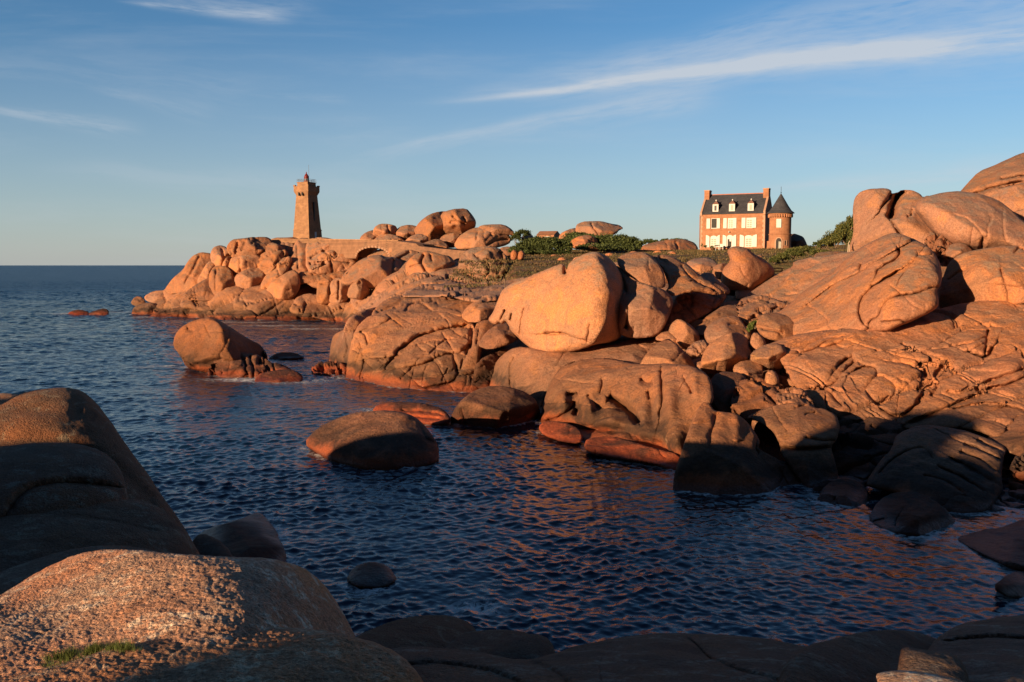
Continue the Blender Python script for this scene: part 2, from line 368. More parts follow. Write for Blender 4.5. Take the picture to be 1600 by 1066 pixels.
def seamat():
    m, b, p = newmat('sea_water'); g = b.n.new('ShaderNodeNewGeometry'); P = g.outputs['Position']
    at = b.n.new('ShaderNodeAttribute'); at.attribute_name = 'mask'; r, gg, bb = b.sep(at.outputs['Vector'])
    x, y, z = b.sep(P)
    col = b.mix(r, (0.002, 0.013, 0.034), (0.026, 0.017, 0.005))
    fo = b.m('MULTIPLY', gg, b.ramp(b.noise(P, 3.0, 6, 0.75, 0.8), 0.42, 0.56))
    fo = b.m('MINIMUM', fo, 1.0)
    dd0 = b.m('POWER', b.m('ADD', b.m('MULTIPLY', x, x), b.m('MULTIPLY', y, y)), 0.5)
    col = b.mix(b.ramp(dd0, 60, 400), col, (0.004, 0.032, 0.088))       # deeper, bluer water offshore
    col = b.mix(fo, col, (0.72, 0.70, 0.68))
    b.l.new(col, p.inputs['Base Color']); b.put(p.inputs['Roughness'], b.ramp(fo, 0, 1, 0.07, 0.7))
    p.inputs['IOR'].default_value = 1.333; p.inputs['Specular IOR Level'].default_value = 0.36
    b.put(p.inputs['Specular IOR Level'], b.ramp(dd0, 70, 400, 0.30, 0.20))
    S = b.xyz(b.m('MULTIPLY', x, 0.75), y, 0.0)
    h = b.m('ADD', b.noise(S, 1.5, 5, 0.60, 0.4), b.m('MULTIPLY', b.noise(S, 0.25, 4, 0.6, 0.3), 3.0))
    d = b.m('POWER', b.m('ADD', b.m('MULTIPLY', x, x), b.m('MULTIPLY', y, y)), 0.5)
    n = bump(b, p, h, 1.0, 0.12); b.put(n.inputs['Distance'], b.ramp(d, 40, 250, 0.045, 0.55))
    # far out the wavelets are finer than a pixel: give each spot its own slope
    nz_ = b.n.new('ShaderNodeTexNoise'); nz_.inputs['Scale'].default_value = 1.1; nz_.inputs['Detail'].default_value = 2; b.l.new(S, nz_.inputs['Vector'])
    r_, g_, b2 = b.sep(nz_.outputs['Color'])
    far = b.ramp(d, 75, 350, 0.0, 2.4)
    off = b.xyz(b.m('MULTIPLY', b.m('SUBTRACT', r_, 0.5), far), b.m('MULTIPLY', b.m('SUBTRACT', g_, 0.5), far), 0.0)
    b.l.new(b.v('NORMALIZE', b.v('ADD', n.outputs[0], off)), p.inputs['Normal'])
    b.put(p.inputs['Roughness'], b.m('MAXIMUM', b.ramp(fo, 0, 1, 0.07, 0.7), b.ramp(d, 100, 500, 0.05, 0.30)))
    return m
M_SEA = seamat()
# ---------------------------------------------------------------- rock sculptor
ROCKS = []
def rock(label, pts, D, B=1.0, back=None, p=0.34, cracks=(), folds=(), bumps=(), joints=None, s=None, rough=1.0, tone=(1, 1, 1),
         name='granite_boulder', cat='boulder', group=None, kind=None, mat=None, smooth=1, warp=1.8, lump=1.0, grow=1.3, fac=None, grit=0.0):
    """a closed boulder whose outline follows pts; D = distance(s) in metres; B = how far its face bulges; cracks, folds
    and bumps are carved into the face; joints = (block size, groove depth) breaks it up along fracture planes"""
    pts = np.array(pts, float)
    if grow:
        tg = np.roll(pts, -1, 0)-np.roll(pts, 1, 0); tg /= np.linalg.norm(tg, axis=1)[:, None]+1e-9; ar = np.sum(pts[:, 0]*np.roll(pts[:, 1], -1)-np.roll(pts[:, 0], -1)*pts[:, 1])
        pts = pts + np.stack([tg[:, 1], -tg[:, 0]], 1)*grow*np.sign(ar)
    poly = chaikin(pts, smooth) if smooth else pts
    x0, y0 = poly.min(0); x1, y1 = poly.max(0)
    if s is None: s = max(0.9, min(1.6, math.sqrt((x1-x0)*(y1-y0)/900.0)))
    nx = int((x1-x0)/s)+4; ny = int((y1-y0)/s)+4
    X, Y = np.meshgrid(x0-s*1.5+s*np.arange(nx), y0-s*1.5+s*np.arange(ny))
    # slightly ragged outline
    wx = perlin(np.stack([X.ravel()/9.0, Y.ravel()/9.0, np.full(X.size, x0*.37)], -1)).reshape(X.shape)*warp
    wy = perlin(np.stack([X.ravel()/9.0, Y.ravel()/9.0, np.full(X.size, y0*.37+50)], -1)).reshape(X.shape)*warp
    M = inside(X, Y, poly)
    M[0] = M[-1] = False; M[:, 0] = M[:, -1] = False
    q = M[:-1, :-1] & M[1:, :-1] & M[:-1, 1:] & M[1:, 1:]
    used = np.zeros_like(M); used[:-1, :-1] |= q; used[1:, :-1] |= q; used[:-1, 1:] |= q; used[1:, 1:] |= q
    M = used; phi = poisson(M)
    cnt = np.zeros(M.shape, int); cnt[:-1, :-1] += q; cnt[1:, :-1] += q; cnt[:-1, 1:] += q; cnt[1:, 1:] += q
    bd = M & (cnt < 4)
    px = X[M]; py = Y[M]; ph = phi[M]; bdm = bd[M]
    _, _, qx, qy, _ = segdist(px[bdm], py[bdm], poly, True)
    px[bdm] = qx; py[bdm] = qy; ph = ph*(~bdm)
    t = np.clip(ph/ph.max(), 0, 1)
    if isinstance(D, (int, float)): D = [(0, 0, D)]
    elif isinstance(D[0], (int, float)):
        D = [(800, y1, D[0]), (800, y0, D[1])] if len(D) == 2 else D
    iz = inv_depth(D, px, py); Yd = 1/iz
    Ym = float(np.median(Yd)); mpp = Ym/F
    size = math.sqrt((x1-x0)*(y1-y0))*mpp
    if p < .4 and mat is None:      # flat faced block with narrow rounded arrises
        ed, _, _, _, _ = segdist(px, py, poly, True); rim = min(9.0, max(2.0, .055*math.sqrt((x1-x0)*(y1-y0))))
        h = B*(.62*np.sqrt(np.clip(1-np.exp(-ed/rim), 0, 1)) + .38*t**.6)
    else: h = B*t**p
    edge = np.clip(t*6, 0, 1)
    if fac is None: fac = 0 if (p < .32 and len(cracks) > 4) else (3 if (folds or joints) else 6)
    if fac and size > 1.5:       # flat fracture planes
        cxm, cym = px.mean(), py.mean(); sx_, sy_ = (x1-x0)/2, (y1-y0)/2; a0 = random.random()*6.28
        for k in range(fac):
            a = a0 + 6.283*(k+random.uniform(-.3, .3))/fac; ca, sa = math.cos(a), math.sin(a)
            dd_ = ((px-cxm)/sx_*ca + (py-cym)/sy_*sa)
            pl = B*(random.uniform(.74, .95) - random.uniform(.7, 1.6)*(dd_-random.uniform(.0, .35)))
            kq = 0.015*B; u_ = np.clip(0.5+0.5*(h-pl)/kq, 0, 1); h = h*(1-u_)+pl*u_ - kq*u_*(1-u_)
    for c in cracks:
        P_, wd, dp = c[0], c[1], c[2]
        wx_ = px + wx[M]; wy_ = py + wy[M]
        d, sd, _, _, arc = segdist(wx_, wy_, chaikin(P_, 2, False))
        tap = np.clip(np.minimum(arc, 1-arc)*8, 0.25, 1)
        g = np.exp(-(d/(wd*tap))**2)
        h = h - dp*g*tap*edge
        if len(c) > 3: h = h - c[3]*np.exp(-(d/(wd*7)))*np.clip(sd, 0, 1)*edge       # a step down on one side
    for P_, sl, sp in folds:
        P_ = np.array(P_, float); d, sd, _, _, _ = segdist(px, py, P_)
        _, s0, _, _, _ = segdist(np.array([sp[0]], float), np.array([sp[1]], float), P_)
        m_ = (sd == s0[0]); h = h - sl*(np.sqrt(d*d+4)-2)*m_
    for bx, by, rx, ry, am in bumps:
        h = h + am*np.exp(-((px-bx)/rx)**2-((py-by)/ry)**2)
    if back is None: back = max(size*0.75, 0.3)
    # a few hairline joints running across the block
    for k in range(0 if (grit or mat or (name == 'sea_rock' and not joints) or 'pale orange' in (label or '')) else max(1, int(size/1.2)) + (4 if joints else 0)):
        if k > 12: break
        ca = random.uniform(0, 3.14); L_ = random.uniform(.25, .6)*max(x1-x0, y1-y0); mx_, my_ = random.uniform(x0, x1), random.uniform(y0, y1)
        ln_ = np.array([(mx_+L_*tq*math.cos(ca)+random.gauss(0, .06)*L_, my_+L_*.6*tq*math.sin(ca)+random.gauss(0, .06)*L_) for tq in (-.5, -.2, .15, .5)])
        d_, sd_, _, _, arc = segdist(px+wx[M], py+wy[M], chaikin(ln_, 2, False)); tap = np.clip(np.minimum(arc, 1-arc)*5, 0.05, 1)
        h = h - .16*min(1, size/3)*tap*np.exp(-(d_/(1.3*tap))**2)*edge - .12*min(1, size/3)*np.exp(-d_/9)*np.clip(sd_, 0, 1)*tap*edge
    a, b_, c_ = ray(px, py)
    tt = (Yd - h)/b_; Vf = np.stack([a*tt, b_*tt, CAMZ+c_*tt], -1)
    hb = back*t**0.5; tb = (Yd + hb)/b_; Vb = np.stack([a*tb, b_*tb, CAMZ+c_*tb], -1)
    idx = -np.ones(M.shape, int); idx[M] = np.arange(M.sum())
    Q = np.stack([idx[:-1, :-1][q], idx[1:, :-1][q], idx[1:, 1:][q], idx[:-1, 1:][q]], 1)
    n = len(px); intr = np.where(~bdm)[0]
    bidx = np.arange(n); bidx[intr] = n + np.arange(len(intr))
    V = np.vstack([Vf, Vb[intr]]); FQ = np.vstack([Q, bidx[Q][:, ::-1]])
    # world-space weathering
    N = vnormals(V, FQ); nf = n
    # orientation outward: front faces should look at the camera
    if np.mean(np.einsum('ij,ij->i', N[:n], V[:n]-np.array([0, 0, CAMZ]))) > 0: FQ = FQ[:, ::-1]; N = -N
    Pw = V
    sz = max(size, 0.5)
    ls = min(sz*0.45, 3.2)
    d = lump*(0.07*ls*fbm(Pw/ls + 3.1, 3) + 0.045*ls*fbm(Pw/(ls*.8) + 8.1, 2, .5, True))
    if not mat:
        wv0 = np.stack([perlin(Pw/2.4+k*13.7) for k in range(3)], -1)*1.1
        c1, c2, _ = worley((Pw+wv0)/2.3); d = d + lump*min(1, sz/4)*(.22*c1*c1 - .05)          # scalloped weathering with crisp rims
        c1, c2, _ = worley((Pw+wv0)/0.8+4.4); d = d + rough*lump*min(1, sz/4)*.05*c1*c1
    d = d + rough*(0.045*fbm(Pw/0.9, 4, 0.55, True)+0.09*fbm(Pw/1.7+9, 3))*min(1, sz/3)
    if grit: d = d + grit*fbm(Pw/0.06, 3, .7) + grit*1.6*fbm(Pw/.22+5, 3, .6, True)
    if grit:
        c1, c2, _ = worley(Pw/.035); d = d + grit*.45*(.5-c1)
    d = d + rough*0.5*mpp*fbm(Pw/(9*mpp), 3, 0.6)
    if joints:
        js, jd = joints[0], joints[1]; jz = joints[2] if len(joints) > 2 else 1.0
        # three sets of joint planes, shared by the whole coast, cut the mass into blocks that stand a little proud or back
        wv = np.stack([perlin(Pw/(js*1.6)+k*31.7) for k in range(3)], -1)*js*0.24
        e = np.full(len(Pw), 9.0); hsh = np.zeros(len(Pw), np.int64); mk_ = fbm(Pw/(js*1.3)+5.5, 2)
        for kk_, (nv, sp_) in enumerate((((-.30, -.35, .89), .55*jz**-.5), ((.88, .40, .10), 1.15), ((-.42, .86, .28), 1.35))):
            nv = np.array(nv)/np.linalg.norm(nv); c = ((Pw+wv)@nv)/(js*sp_)+kk_*.37; c = c+.25*perlin(np.stack([np.floor(c), np.full(len(c), kk_*3.1), np.full(len(c), .5)], 1)); fl = np.floor(c); f_ = np.abs(c-np.round(c))*js*sp_
            rid = _perm[((np.round(c)).astype(np.int64)*7+kk_*53) & 255]/255.0
            f_ = np.where(mk_+.25*(rid-.5) > -.02-.10*kk_, f_, f_+.35*js)           # joints die out in places
            e = np.minimum(e, f_); hsh = _perm[(hsh+fl.astype(np.int64)) & 255]
        d = d - jd*1.5*np.exp(-(e/.055)**1.4) - jd*0.55*np.exp(-e/(.10*js)) + jd*2.2*(hsh/255.0-.5)*(np.clip(mk_*4+.6, 0, 1))
    eb = np.concatenate([edge, edge[intr]]); d = d*(0.30+0.70*eb)
    V = V + N*d[:, None]
    base = W((x0+x1)/2, y1, 1/inv_depth(D, np.array([(x0+x1)/2]), np.array([y1]))[0])
    if kind is None:
        hv = random.uniform(-.8, 1); jit = (1 + 0.20*random.uniform(-1, .6))*np.array([1.0, 1+.08*hv, 1+.20*hv])
    else: jit = np.ones(3)
    o = mk(name, V, FQ, mat or M_ROCK, origin=base, color=np.array(tone)*jit)
    tag(o, label, None if kind == 'structure' else cat, group, kind)
    ROCKS.append(o); return o
# ---------------------------------------------------------------- bedrock under everything (setting)
rock(None, [(240,470),(262,452),(300,412),(335,398),(365,386),(430,380),(505,378),(560,392),(640,390),(720,398),(800,404),(830,440),(700,470),(640,505),(540,506),(370,503),(285,500),(225,500)],
     [(240,500,183),(380,503,171),(540,506,163),(262,455,197.5),(350,392,199.5),(480,380,203.5),(600,395,182),(760,402,157),(700,460,119),(640,500,107),(450,440,187.5)], 1.0, 14, name='headland', kind='structure', joints=(6.5,.8), s=1.6)
rock(None, [(548,600),(556,515),(600,474),(700,450),(800,440),(870,424),(1000,408),(1130,432),(1230,430),(1330,402),(1430,385),(1680,390),(1680,830),(1480,812),(1280,785),(1060,775),(1040,735),(900,700),(850,665),(740,625)],
     [(548,600,88),(740,620,78),(600,474,98),(800,440,104),(1000,408,98),(1130,432,90),(860,560,78),(850,660,64),(1050,740,50),(1270,785,43),(1480,812,41),(1680,830,40),(1000,570,68),(1150,520,70),(1150,600,58),(1200,650,52),(1330,402,96),(1400,510,67),(1400,640,53),(1680,640,54),(1680,480,72),(1680,390,96)],
     0.5, 14, name='rock_shore', kind='structure', joints=(3.4,0.9), s=1.6)

rock(None, [(1650,420),(1720,330),(1850,290),(2150,270),(2500,300),(2500,980),(1950,960),(1740,930),(1650,880)],
     [(1650,400,84),(1650,640,54),(1650,880,31.5),(2500,320,80),(2500,640,48),(2500,980,25),(2000,500,62),(1800,330,88)], 1.0, 14, name='rock_shore', kind='structure', joints=(3.4,.5), s=2.6)

PG = 'granite blocks piled below the lighthouse'
J1 = (4.5, 0.9)
def P_(label, pts, D, B=1.6, **k):
    k.setdefault('group', PG); k.setdefault('rough', 1.3); k.setdefault('p', .25); k.setdefault('grow', 2.2); B = B*.8
    if 'joints' in k: k['joints'] = (k['joints'][0]*1.35, k['joints'][1]*.42)
    return rock(label, pts, D, B, **k)
P_('long sloping granite block at the seaward end of the lighthouse headland', [(258,454),(272,436),(288,423),(295,410),(302,402),(314,396),(330,398),(333,412),(322,422),(312,436),(316,448),(300,452),(285,455),(262,458)], (190,199), 3, cracks=[([(312,400),(300,425),(288,445)],2,.6)])
P_('small upright granite block wedged behind the long sloping one', [(309,440),(318,424),(326,411),(335,408),(338,420),(332,432),(323,441),(314,446)], (188,193), 2)
P_('cracked rounded block on the left shoulder of the lighthouse headland', [(330,400),(334,388),(344,385),(353,388),(361,400),(364,411),(358,419),(344,421),(334,413)], (190,195), 3, cracks=[([(346,388),(350,402),(346,418)],2,.8),([(350,402),(362,398)],2,.6)])
P_('flat topped boulder crowning the pile left of the lighthouse', [(356,384),(364,376),(376,375),(400,372),(421,373),(425,382),(412,392),(400,399),(380,402),(364,402),(356,393)], (188,193), 3.5, cracks=[([(372,378),(370,388),(368,400)],2,1),([(385,376),(378,392)],2,.5)], joints=(3.5,.5))
P_('square block directly under the flat topped boulder', [(360,413),(363,404),(376,400),(406,399),(409,414),(396,421),(378,428),(366,429),(359,419)], (186,189), 3, cracks=[([(375,402),(376,426)],2,.5)])
P_('smooth orange block tilted over a dark gap on the lighthouse headland', [(368,436),(372,429),(400,417),(411,419),(412,435),(404,441),(390,451),(378,457),(371,447)], (182,186), 3.4)
P_('tall pillar shaped block on the left face of the lighthouse headland', [(328,434),(333,421),(338,417),(352,418),(361,425),(364,438),(367,448),(368,462),(350,465),(330,460)], (181,187), 3, cracks=[([(338,420),(336,455)],1.6,.7)])
P_('dark wedge of rock leaning left of the tall pillar block', [(285,463),(300,451),(318,440),(331,432),(334,458),(342,466),(320,468),(300,467)], (180,187), 1.5, joints=(3,.5), tone=(.75,.72,.72))
P_('knobbly jumble of rounded blocks left of the lighthouse foot', [(403,402),(412,391),(423,381),(437,384),(450,396),(449,404),(438,414),(428,421),(418,429),(408,426),(403,412)], (184,192), 3, joints=(3.4,.9))
P_('block directly under the left side of the lighthouse', [(422,374),(467,373),(467,386),(457,398),(446,398),(438,388),(424,382)], (190,198), 2, joints=(4,.6), cracks=[([(446,376),(446,395)],2,.6)])
P_('pale straight granite buttress rising to the lighthouse foot', [(445,424),(455,404),(461,385),(467,374),(484,373),(485,422),(470,426)], (184,195), 2.2, cracks=[([(464,380),(466,422)],1.5,.5)])
P_('angular orange blocks below the buttress of the lighthouse', [(408,448),(416,432),(430,421),(441,404),(456,402),(450,420),(442,431),(426,454),(412,455)], (180,187), 2.4, joints=(3.2,.8))
P_('large pale smooth block below the lighthouse', [(416,458),(423,443),(440,433),(452,426),(459,424),(465,428),(468,448),(461,460),(450,468),(430,466)], (177,181), 3.2, tone=(1.15,1.15,1.15))
P_('broad rugged outcrop right of the lighthouse foot', [(480,377),(490,373),(507,373),(530,378),(552,377),(560,392),(556,410),(542,424),(520,427),(500,426),(480,425)], (182,193), 3.5, joints=(3.6,1.3), cracks=[([(484,405),(505,392),(525,382)],2.2,1.2),([(482,412),(520,408),(550,412)],2,1)])
P_('low orange shelf under the rugged outcrop', [(463,428),(500,425),(540,424),(545,440),(515,450),(492,448),(480,441),(466,444)], (179,184), 2, joints=(3,.7))
P_('broad low dome of rock at the water below the lighthouse', [(365,482),(368,464),(380,455),(395,450),(408,448),(422,456),(434,463),(450,464),(463,469),(460,484),(440,490),(410,497),(385,500),(368,492)], (174,181), 3, cracks=[([(372,470),(400,474),(440,468)],1.6,.5),([(400,497),(430,480),(445,468)],1.6,.5)], joints=(3.5,.5))
P_('flat brown shelf left of the low dome of rock', [(282,480),(286,464),(310,461),(350,466),(364,470),(369,482),(362,494),(340,496),(325,488),(300,480)], (176,184), 1.6, joints=(3,.7), name='rock_ledge')
P_('blunt reddish rock at the far left tip of the lighthouse headland', [(207,490),(212,480),(232,474),(247,478),(260,488),(240,493),(210,494)], (188,192), 2)
P_('brown rock just above the blunt tip of the headland', [(226,465),(240,457),(262,455),(272,464),(264,474),(244,473),(229,468)], (194,199), 1.6)
P_('brown rock behind the reddish strip at the headland tip', [(256,482),(262,471),(280,465),(290,470),(288,482),(262,485)], (186,190), 1.8)
P_('low reddish strip of rock along the water at the headland tip', [(228,500),(250,488),(290,480),(330,485),(347,494),(300,502),(240,503)], (177,183), 1, joints=(2,.4), name='rock_ledge', cat='ledge')
P_('tiny reddish skerry farthest left of the headland tip', [(205,474),(212,465),(222,466),(228,476),(216,478)], (197,200), 1)
P_('broken reddish foreshore under the lighthouse headland', [(338,500),(370,490),(400,496),(430,496),(460,487),(500,490),(545,498),(540,512),(500,508),(440,506),(400,504),(360,504)], (166,176), 1, joints=(2.2,.6), name='rock_ledge', cat='ledge')
P_('dark hollowed ledge between the standing stones and the cove', [(452,486),(462,468),(480,460),(500,464),(540,468),(560,474),(590,476),(560,500),(535,506),(500,496),(470,492)], (164,174), 2, joints=(3.2,1.0), name='rock_ledge', cat='ledge', bumps=[(500,480,22,8,-2.5)])
P_('left pale standing stone on the ledge below the lighthouse', [(496,472),(498,442),(506,436),(515,440),(521,452),(518,472),(505,475)], (170,171), 2.2, cracks=[([(500,444),(516,442)],1.4,.6)])
P_('squat double standing stone beside the pale one', [(515,472),(517,442),(528,435),(538,440),(546,455),(540,470),(525,474)], (169,170), 2.2, cracks=[([(530,438),(528,470)],1.6,.9)])
P_('flat slabs stepping down between the standing stones and the grey headland', [(545,468),(570,458),(600,448),(640,440),(720,446),(800,436),(820,446),(780,462),(700,462),(640,476),(600,490),(560,486)], [(560,486,140),(700,462,112),(800,462,104),(600,448,150),(780,438,128)], 1.2, joints=(2.6,.7), name='rock_ledge', cat='ledge', group=None)
P_('huge smooth egg shaped boulder below the bridge arch', [(533,442),(538,430),(551,417),(564,408),(580,402),(594,400),(602,404),(614,404),(626,409),(637,415),(638,430),(608,432),(601,443),(588,449),(572,450),(558,440),(545,446)], (152,158), 6, p=.45, folds=[([(596,398),(594,420),(606,436)],.10,(630,420))], rough=.6, cracks=[([(614,405),(612,428)],2.4,.9),([(536,436),(552,416)],1.4,.6)], group=None)
P_('pointed dark rock leaning on the egg shaped boulder', [(544,464),(548,448),(560,438),(567,435),(573,448),(578,464),(566,467),(552,465)], (149,150), 2, folds=[([(567,430),(562,470)],.12,(580,450))], group=None)
P_('craggy split boulder right of the egg shaped one', [(635,414),(645,402),(656,397),(664,394),(674,395),(690,400),(702,402),(710,412),(714,426),(700,431),(690,441),(682,442),(668,434),(655,431),(638,431)], (142,146), 4, folds=[([(692,398),(696,415),(690,444)],.12,(710,420))], cracks=[([(664,397),(656,410),(664,420),(668,430)],2.2,1.6),([(640,418),(656,412)],1.5,.7),([(672,398),(676,410)],2,1)], group=None)
P_('flat orange block supporting the craggy split boulder', [(642,443),(650,433),(668,432),(686,440),(692,446),(683,451),(670,454),(652,452)], (139,141), 2, folds=[([(672,430),(670,456)],.1,(690,446))], group=None)
P_('low egg of rock between the craggy and the wrinkled boulders', [(695,447),(700,433),(712,429),(724,431),(734,442),(728,451),(706,453)], (137,138), 2.2, group=None)
P_('big grey topped boulder wrinkled like a brain at the edge of the turf', [(718,422),(719,405),(728,395),(740,389),(760,387),(779,389),(790,401),(794,412),(788,426),(776,437),(755,442),(737,441),(727,433),(721,430)], (136,139), 4.5, cracks=[([(740,398),(752,408),(760,410),(765,424),(758,436)],2.2,1.1),([(722,428),(745,431),(758,430)],1.6,1),([(748,402),(770,408)],1.6,.8),([(782,392),(786,410),(776,430)],2.2,1.1)], tone=(.92,.98,1.0), group=None, joints=(1.7,.3))
P_('narrow slab with a dark joint under the causeway', [(606,410),(618,400),(638,392),(656,396),(648,408),(632,414),(612,412)], (158,164), 1.2, cracks=[([(620,406),(642,394)],2.4,1.2)], group=None)
P_('rounded rock at the right foot of the bridge arch', [(608,398),(610,386),(618,380),(628,383),(634,394),(624,399),(614,400)], (173,175), 2, group=None)
P_('small slabs scattered below the craggy split boulder', [(606,440),(618,431),(636,432),(650,442),(640,452),(622,456),(600,458),(590,452)], (142,150), 1.4, joints=(1.8,.6), group=None)
# outcrop on the skyline
SG = 'boulders of the skyline outcrop behind the causeway'
def K_(label, pts, D, B=2.0, **k):
    k.setdefault('group', SG); return rock(label, pts, D, B, **k)
K_('low rounded boulder at the left end of the skyline outcrop', [(562,380),(564,371),(572,364),(585,360),(590,372),(588,382)], (188,190))
K_('small dark rimmed boulder left of the skyline dome', [(583,372),(585,356),(594,351),(607,351),(620,355),(619,366),(602,370),(588,372)], (187,188), 3, cracks=[([(606,352),(608,368)],1.6,.8)])
K_('long leaning boulder beside the small dark rimmed one', [(614,370),(624,355),(640,352),(654,356),(648,368),(634,376),(620,373)], (186,189), 2.6)
K_('smooth half dome leaning against the face shaped boulder', [(646,362),(658,346),(672,336),(686,332),(704,330),(700,345),(702,362),(697,372),(676,378),(652,374)], (184,187), 4, p=.45, folds=[([(676,328),(672,350),(672,380)],.14,(690,350))])
K_('face shaped pitted boulder on top of the skyline outcrop', [(694,362),(694,348),(688,336),(706,328),(728,327),(737,337),(743,346),(741,356),(731,363),(715,368),(701,366)], (181,183), 5, cracks=[([(702,350),(712,345),(728,350)],2,1.4),([(706,338),(714,342)],2,1.2),([(722,340),(728,346)],2,1.2)], bumps=[(704,352,5,4,1.2)])
K_('low rounded base rock under the face shaped boulder', [(684,380),(692,369),(706,365),(718,366),(722,378),(712,386),(696,386)], (178,181), 2.4)
K_('broad ribbed boulder under the slab on the skyline outcrop', [(710,384),(718,370),(732,361),(745,356),(770,359),(795,367),(798,378),(786,384),(760,388),(730,388),(714,388)], (174,179), 3.5, cracks=[([(748,362),(744,376)],1.6,.6),([(757,362),(756,372)],1.6,.6),([(768,362),(768,370)],1.6,.6),([(760,384),(778,374),(796,374)],1.6,.7)])
K_('thin capping slab at the right end of the skyline outcrop', [(744,360),(752,353),(770,352),(787,352),(800,360),(806,368),(780,364),(756,364)], (176,180), 2.4)
K_('low boulder in front of the long leaning one', [(630,380),(640,371),(655,366),(669,371),(668,381),(652,383)], (177,178), 2)
K_('flat slab tumbled below the face shaped boulder', [(655,384),(670,378),(684,374),(696,380),(702,388),(680,390),(662,388)], (172,176), 1.4)
K_('pale low rock behind the causeway parapet', [(580,379),(592,369),(606,366),(622,370),(638,380),(610,384)], (182,185), 1.6)
# middle headland
MG = None
rock('brown outer buttress at the seaward end of the middle headland', [(514,575),(519,532),(524,523),(537,517),(549,513),(553,520),(550,535),(548,560),(545,572),(530,577)], [(515,572,92),(548,572,86),(530,520,94)], 1.6, 6, cracks=[([(540,520),(545,545),(538,560)],1.8,.5)], rough=1.6, tone=(.85,.82,.8), name='rock_buttress', cat='rock')
rock('small overhanging block above the outer buttress', [(536,520),(544,500),(556,491),(578,483),(594,479),(580,500),(562,513),(550,527),(545,518)], [(545,520,90),(585,482,96)], 1.4, 5)
rock('long seamed granite mass forming the front of the middle headland', [(540,600),(543,575),(546,556),(552,525),(562,508),(580,494),(605,487),(650,490),(690,488),(722,495),(732,505),(741,508),(744,540),(742,575),(748,600),(750,622),(725,622),(700,618),(660,614),(625,610),(600,608),(565,604)],
     [(541,592,83),(600,602,78),(745,614,73.5),(560,512,88),(590,490,91),(735,503,86),(650,488,90),(640,550,81)], 1.2, 8, p=.3, s=1.2,
     cracks=[([(560,520),(580,512),(600,508),(613,498)],1.8,.5),([(615,556),(632,540),(655,524),(690,515),(738,505)],2.6,1.0,.8),([(603,579),(640,574),(665,568),(690,556),(708,553),(722,551),(738,535)],2.2,.8,.3),
             ([(601,579),(612,563),(622,553)],2.4,.8),([(645,574),(634,586),(625,594)],1.8,.5),([(708,553),(714,572),(718,590),(700,600),(660,607)],2.4,.9,.4),([(724,562),(719,580)],1.8,.6),([(727,556),(738,535),(738,508)],2.4,1.1),
             ([(566,562),(590,561),(604,560),(616,556)],1.8,.6,.3),([(562,592),(570,570),(568,562)],1.6,.5),([(575,540),(572,525),(563,518)],1.6,.4),([(718,590),(742,584)],2,.7),([(690,520),(712,553)],1.6,.3),([(670,555),(690,535),(706,528)],1.6,.4),([(690,596),(700,575)],1.3,.3),([(680,560),(690,575)],1.2,.2)],
     joints=(3.4,.07,1.5), rough=1.2, name='rock_outcrop', cat='rock')
rock('rounded upper layer of granite over the seamed front of the middle headland', [(580,496),(586,482),(603,470),(630,460),(650,452),(690,450),(740,458),(748,468),(740,482),(728,494),(690,491),(650,493),(630,495),(605,492)], [(590,494,90),(735,495,86.5),(620,465,100),(745,458,99)], 1.4, 6, p=.33, cracks=[([(632,490),(638,478),(648,472),(662,476),(678,488)],1.8,.6,.3),([(586,492),(610,480),(634,468)],1.8,.5),([(680,474),(700,484),(740,476)],1.8,.4)], joints=(4,.16), rough=.9)
rock('smooth leaning block at the right of the upper granite layer', [(721,494),(729,482),(744,470),(765,464),(779,469),(780,482),(765,497),(746,503),(728,502)], (85,90), 1.9, cracks=[([(735,490),(752,474),(770,470)],1.3,.3)])
rock('smooth pale back of rock behind the middle headland', [(622,464),(640,454),(662,446),(690,445),(735,452),(770,446),(800,440),(812,446),(784,466),(745,472),(700,462),(650,462)], [(640,464,97),(780,466,90),(690,446,108),(800,440,106)], 1.0, 6, p=.33, joints=(4,.25))
rock('tall narrow wedge of rock right of the seamed headland front', [(738,548),(742,508),(760,500),(777,506),(764,524),(754,540),(748,560),(744,592),(722,592),(727,562)], [(730,590,75.5),(765,502,82)], 1.3, 5, cracks=[([(748,515),(745,540)],1.4,.3)], tone=(.9,.87,.85), name='rock_wedge', cat='rock')
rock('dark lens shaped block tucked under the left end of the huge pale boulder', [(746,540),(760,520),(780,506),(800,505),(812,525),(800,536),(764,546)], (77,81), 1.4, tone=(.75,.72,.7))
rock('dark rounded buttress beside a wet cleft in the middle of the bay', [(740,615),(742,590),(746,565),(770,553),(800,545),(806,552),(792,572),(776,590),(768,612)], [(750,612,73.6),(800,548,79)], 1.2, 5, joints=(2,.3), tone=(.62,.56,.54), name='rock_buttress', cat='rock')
rock('smooth apron of granite under the huge pale boulder', [(762,612),(768,578),(785,556),(806,543),(836,546),(860,552),(900,545),(960,530),(1028,522),(1046,534),(1004,578),(930,592),(884,612),(856,650),(840,655),(812,640),(775,618)], [(765,610,74),(850,645,63),(830,550,71),(905,546,70),(1030,528,71),(1000,575,63),(800,625,67)], 1.2, 7, p=.3, cracks=[([(803,625),(798,600),(797,572),(806,556)],2,.6),([(884,590),(860,604),(846,640)],1.2,.15)], rough=1.2, name='rock_apron', cat='rock slope')
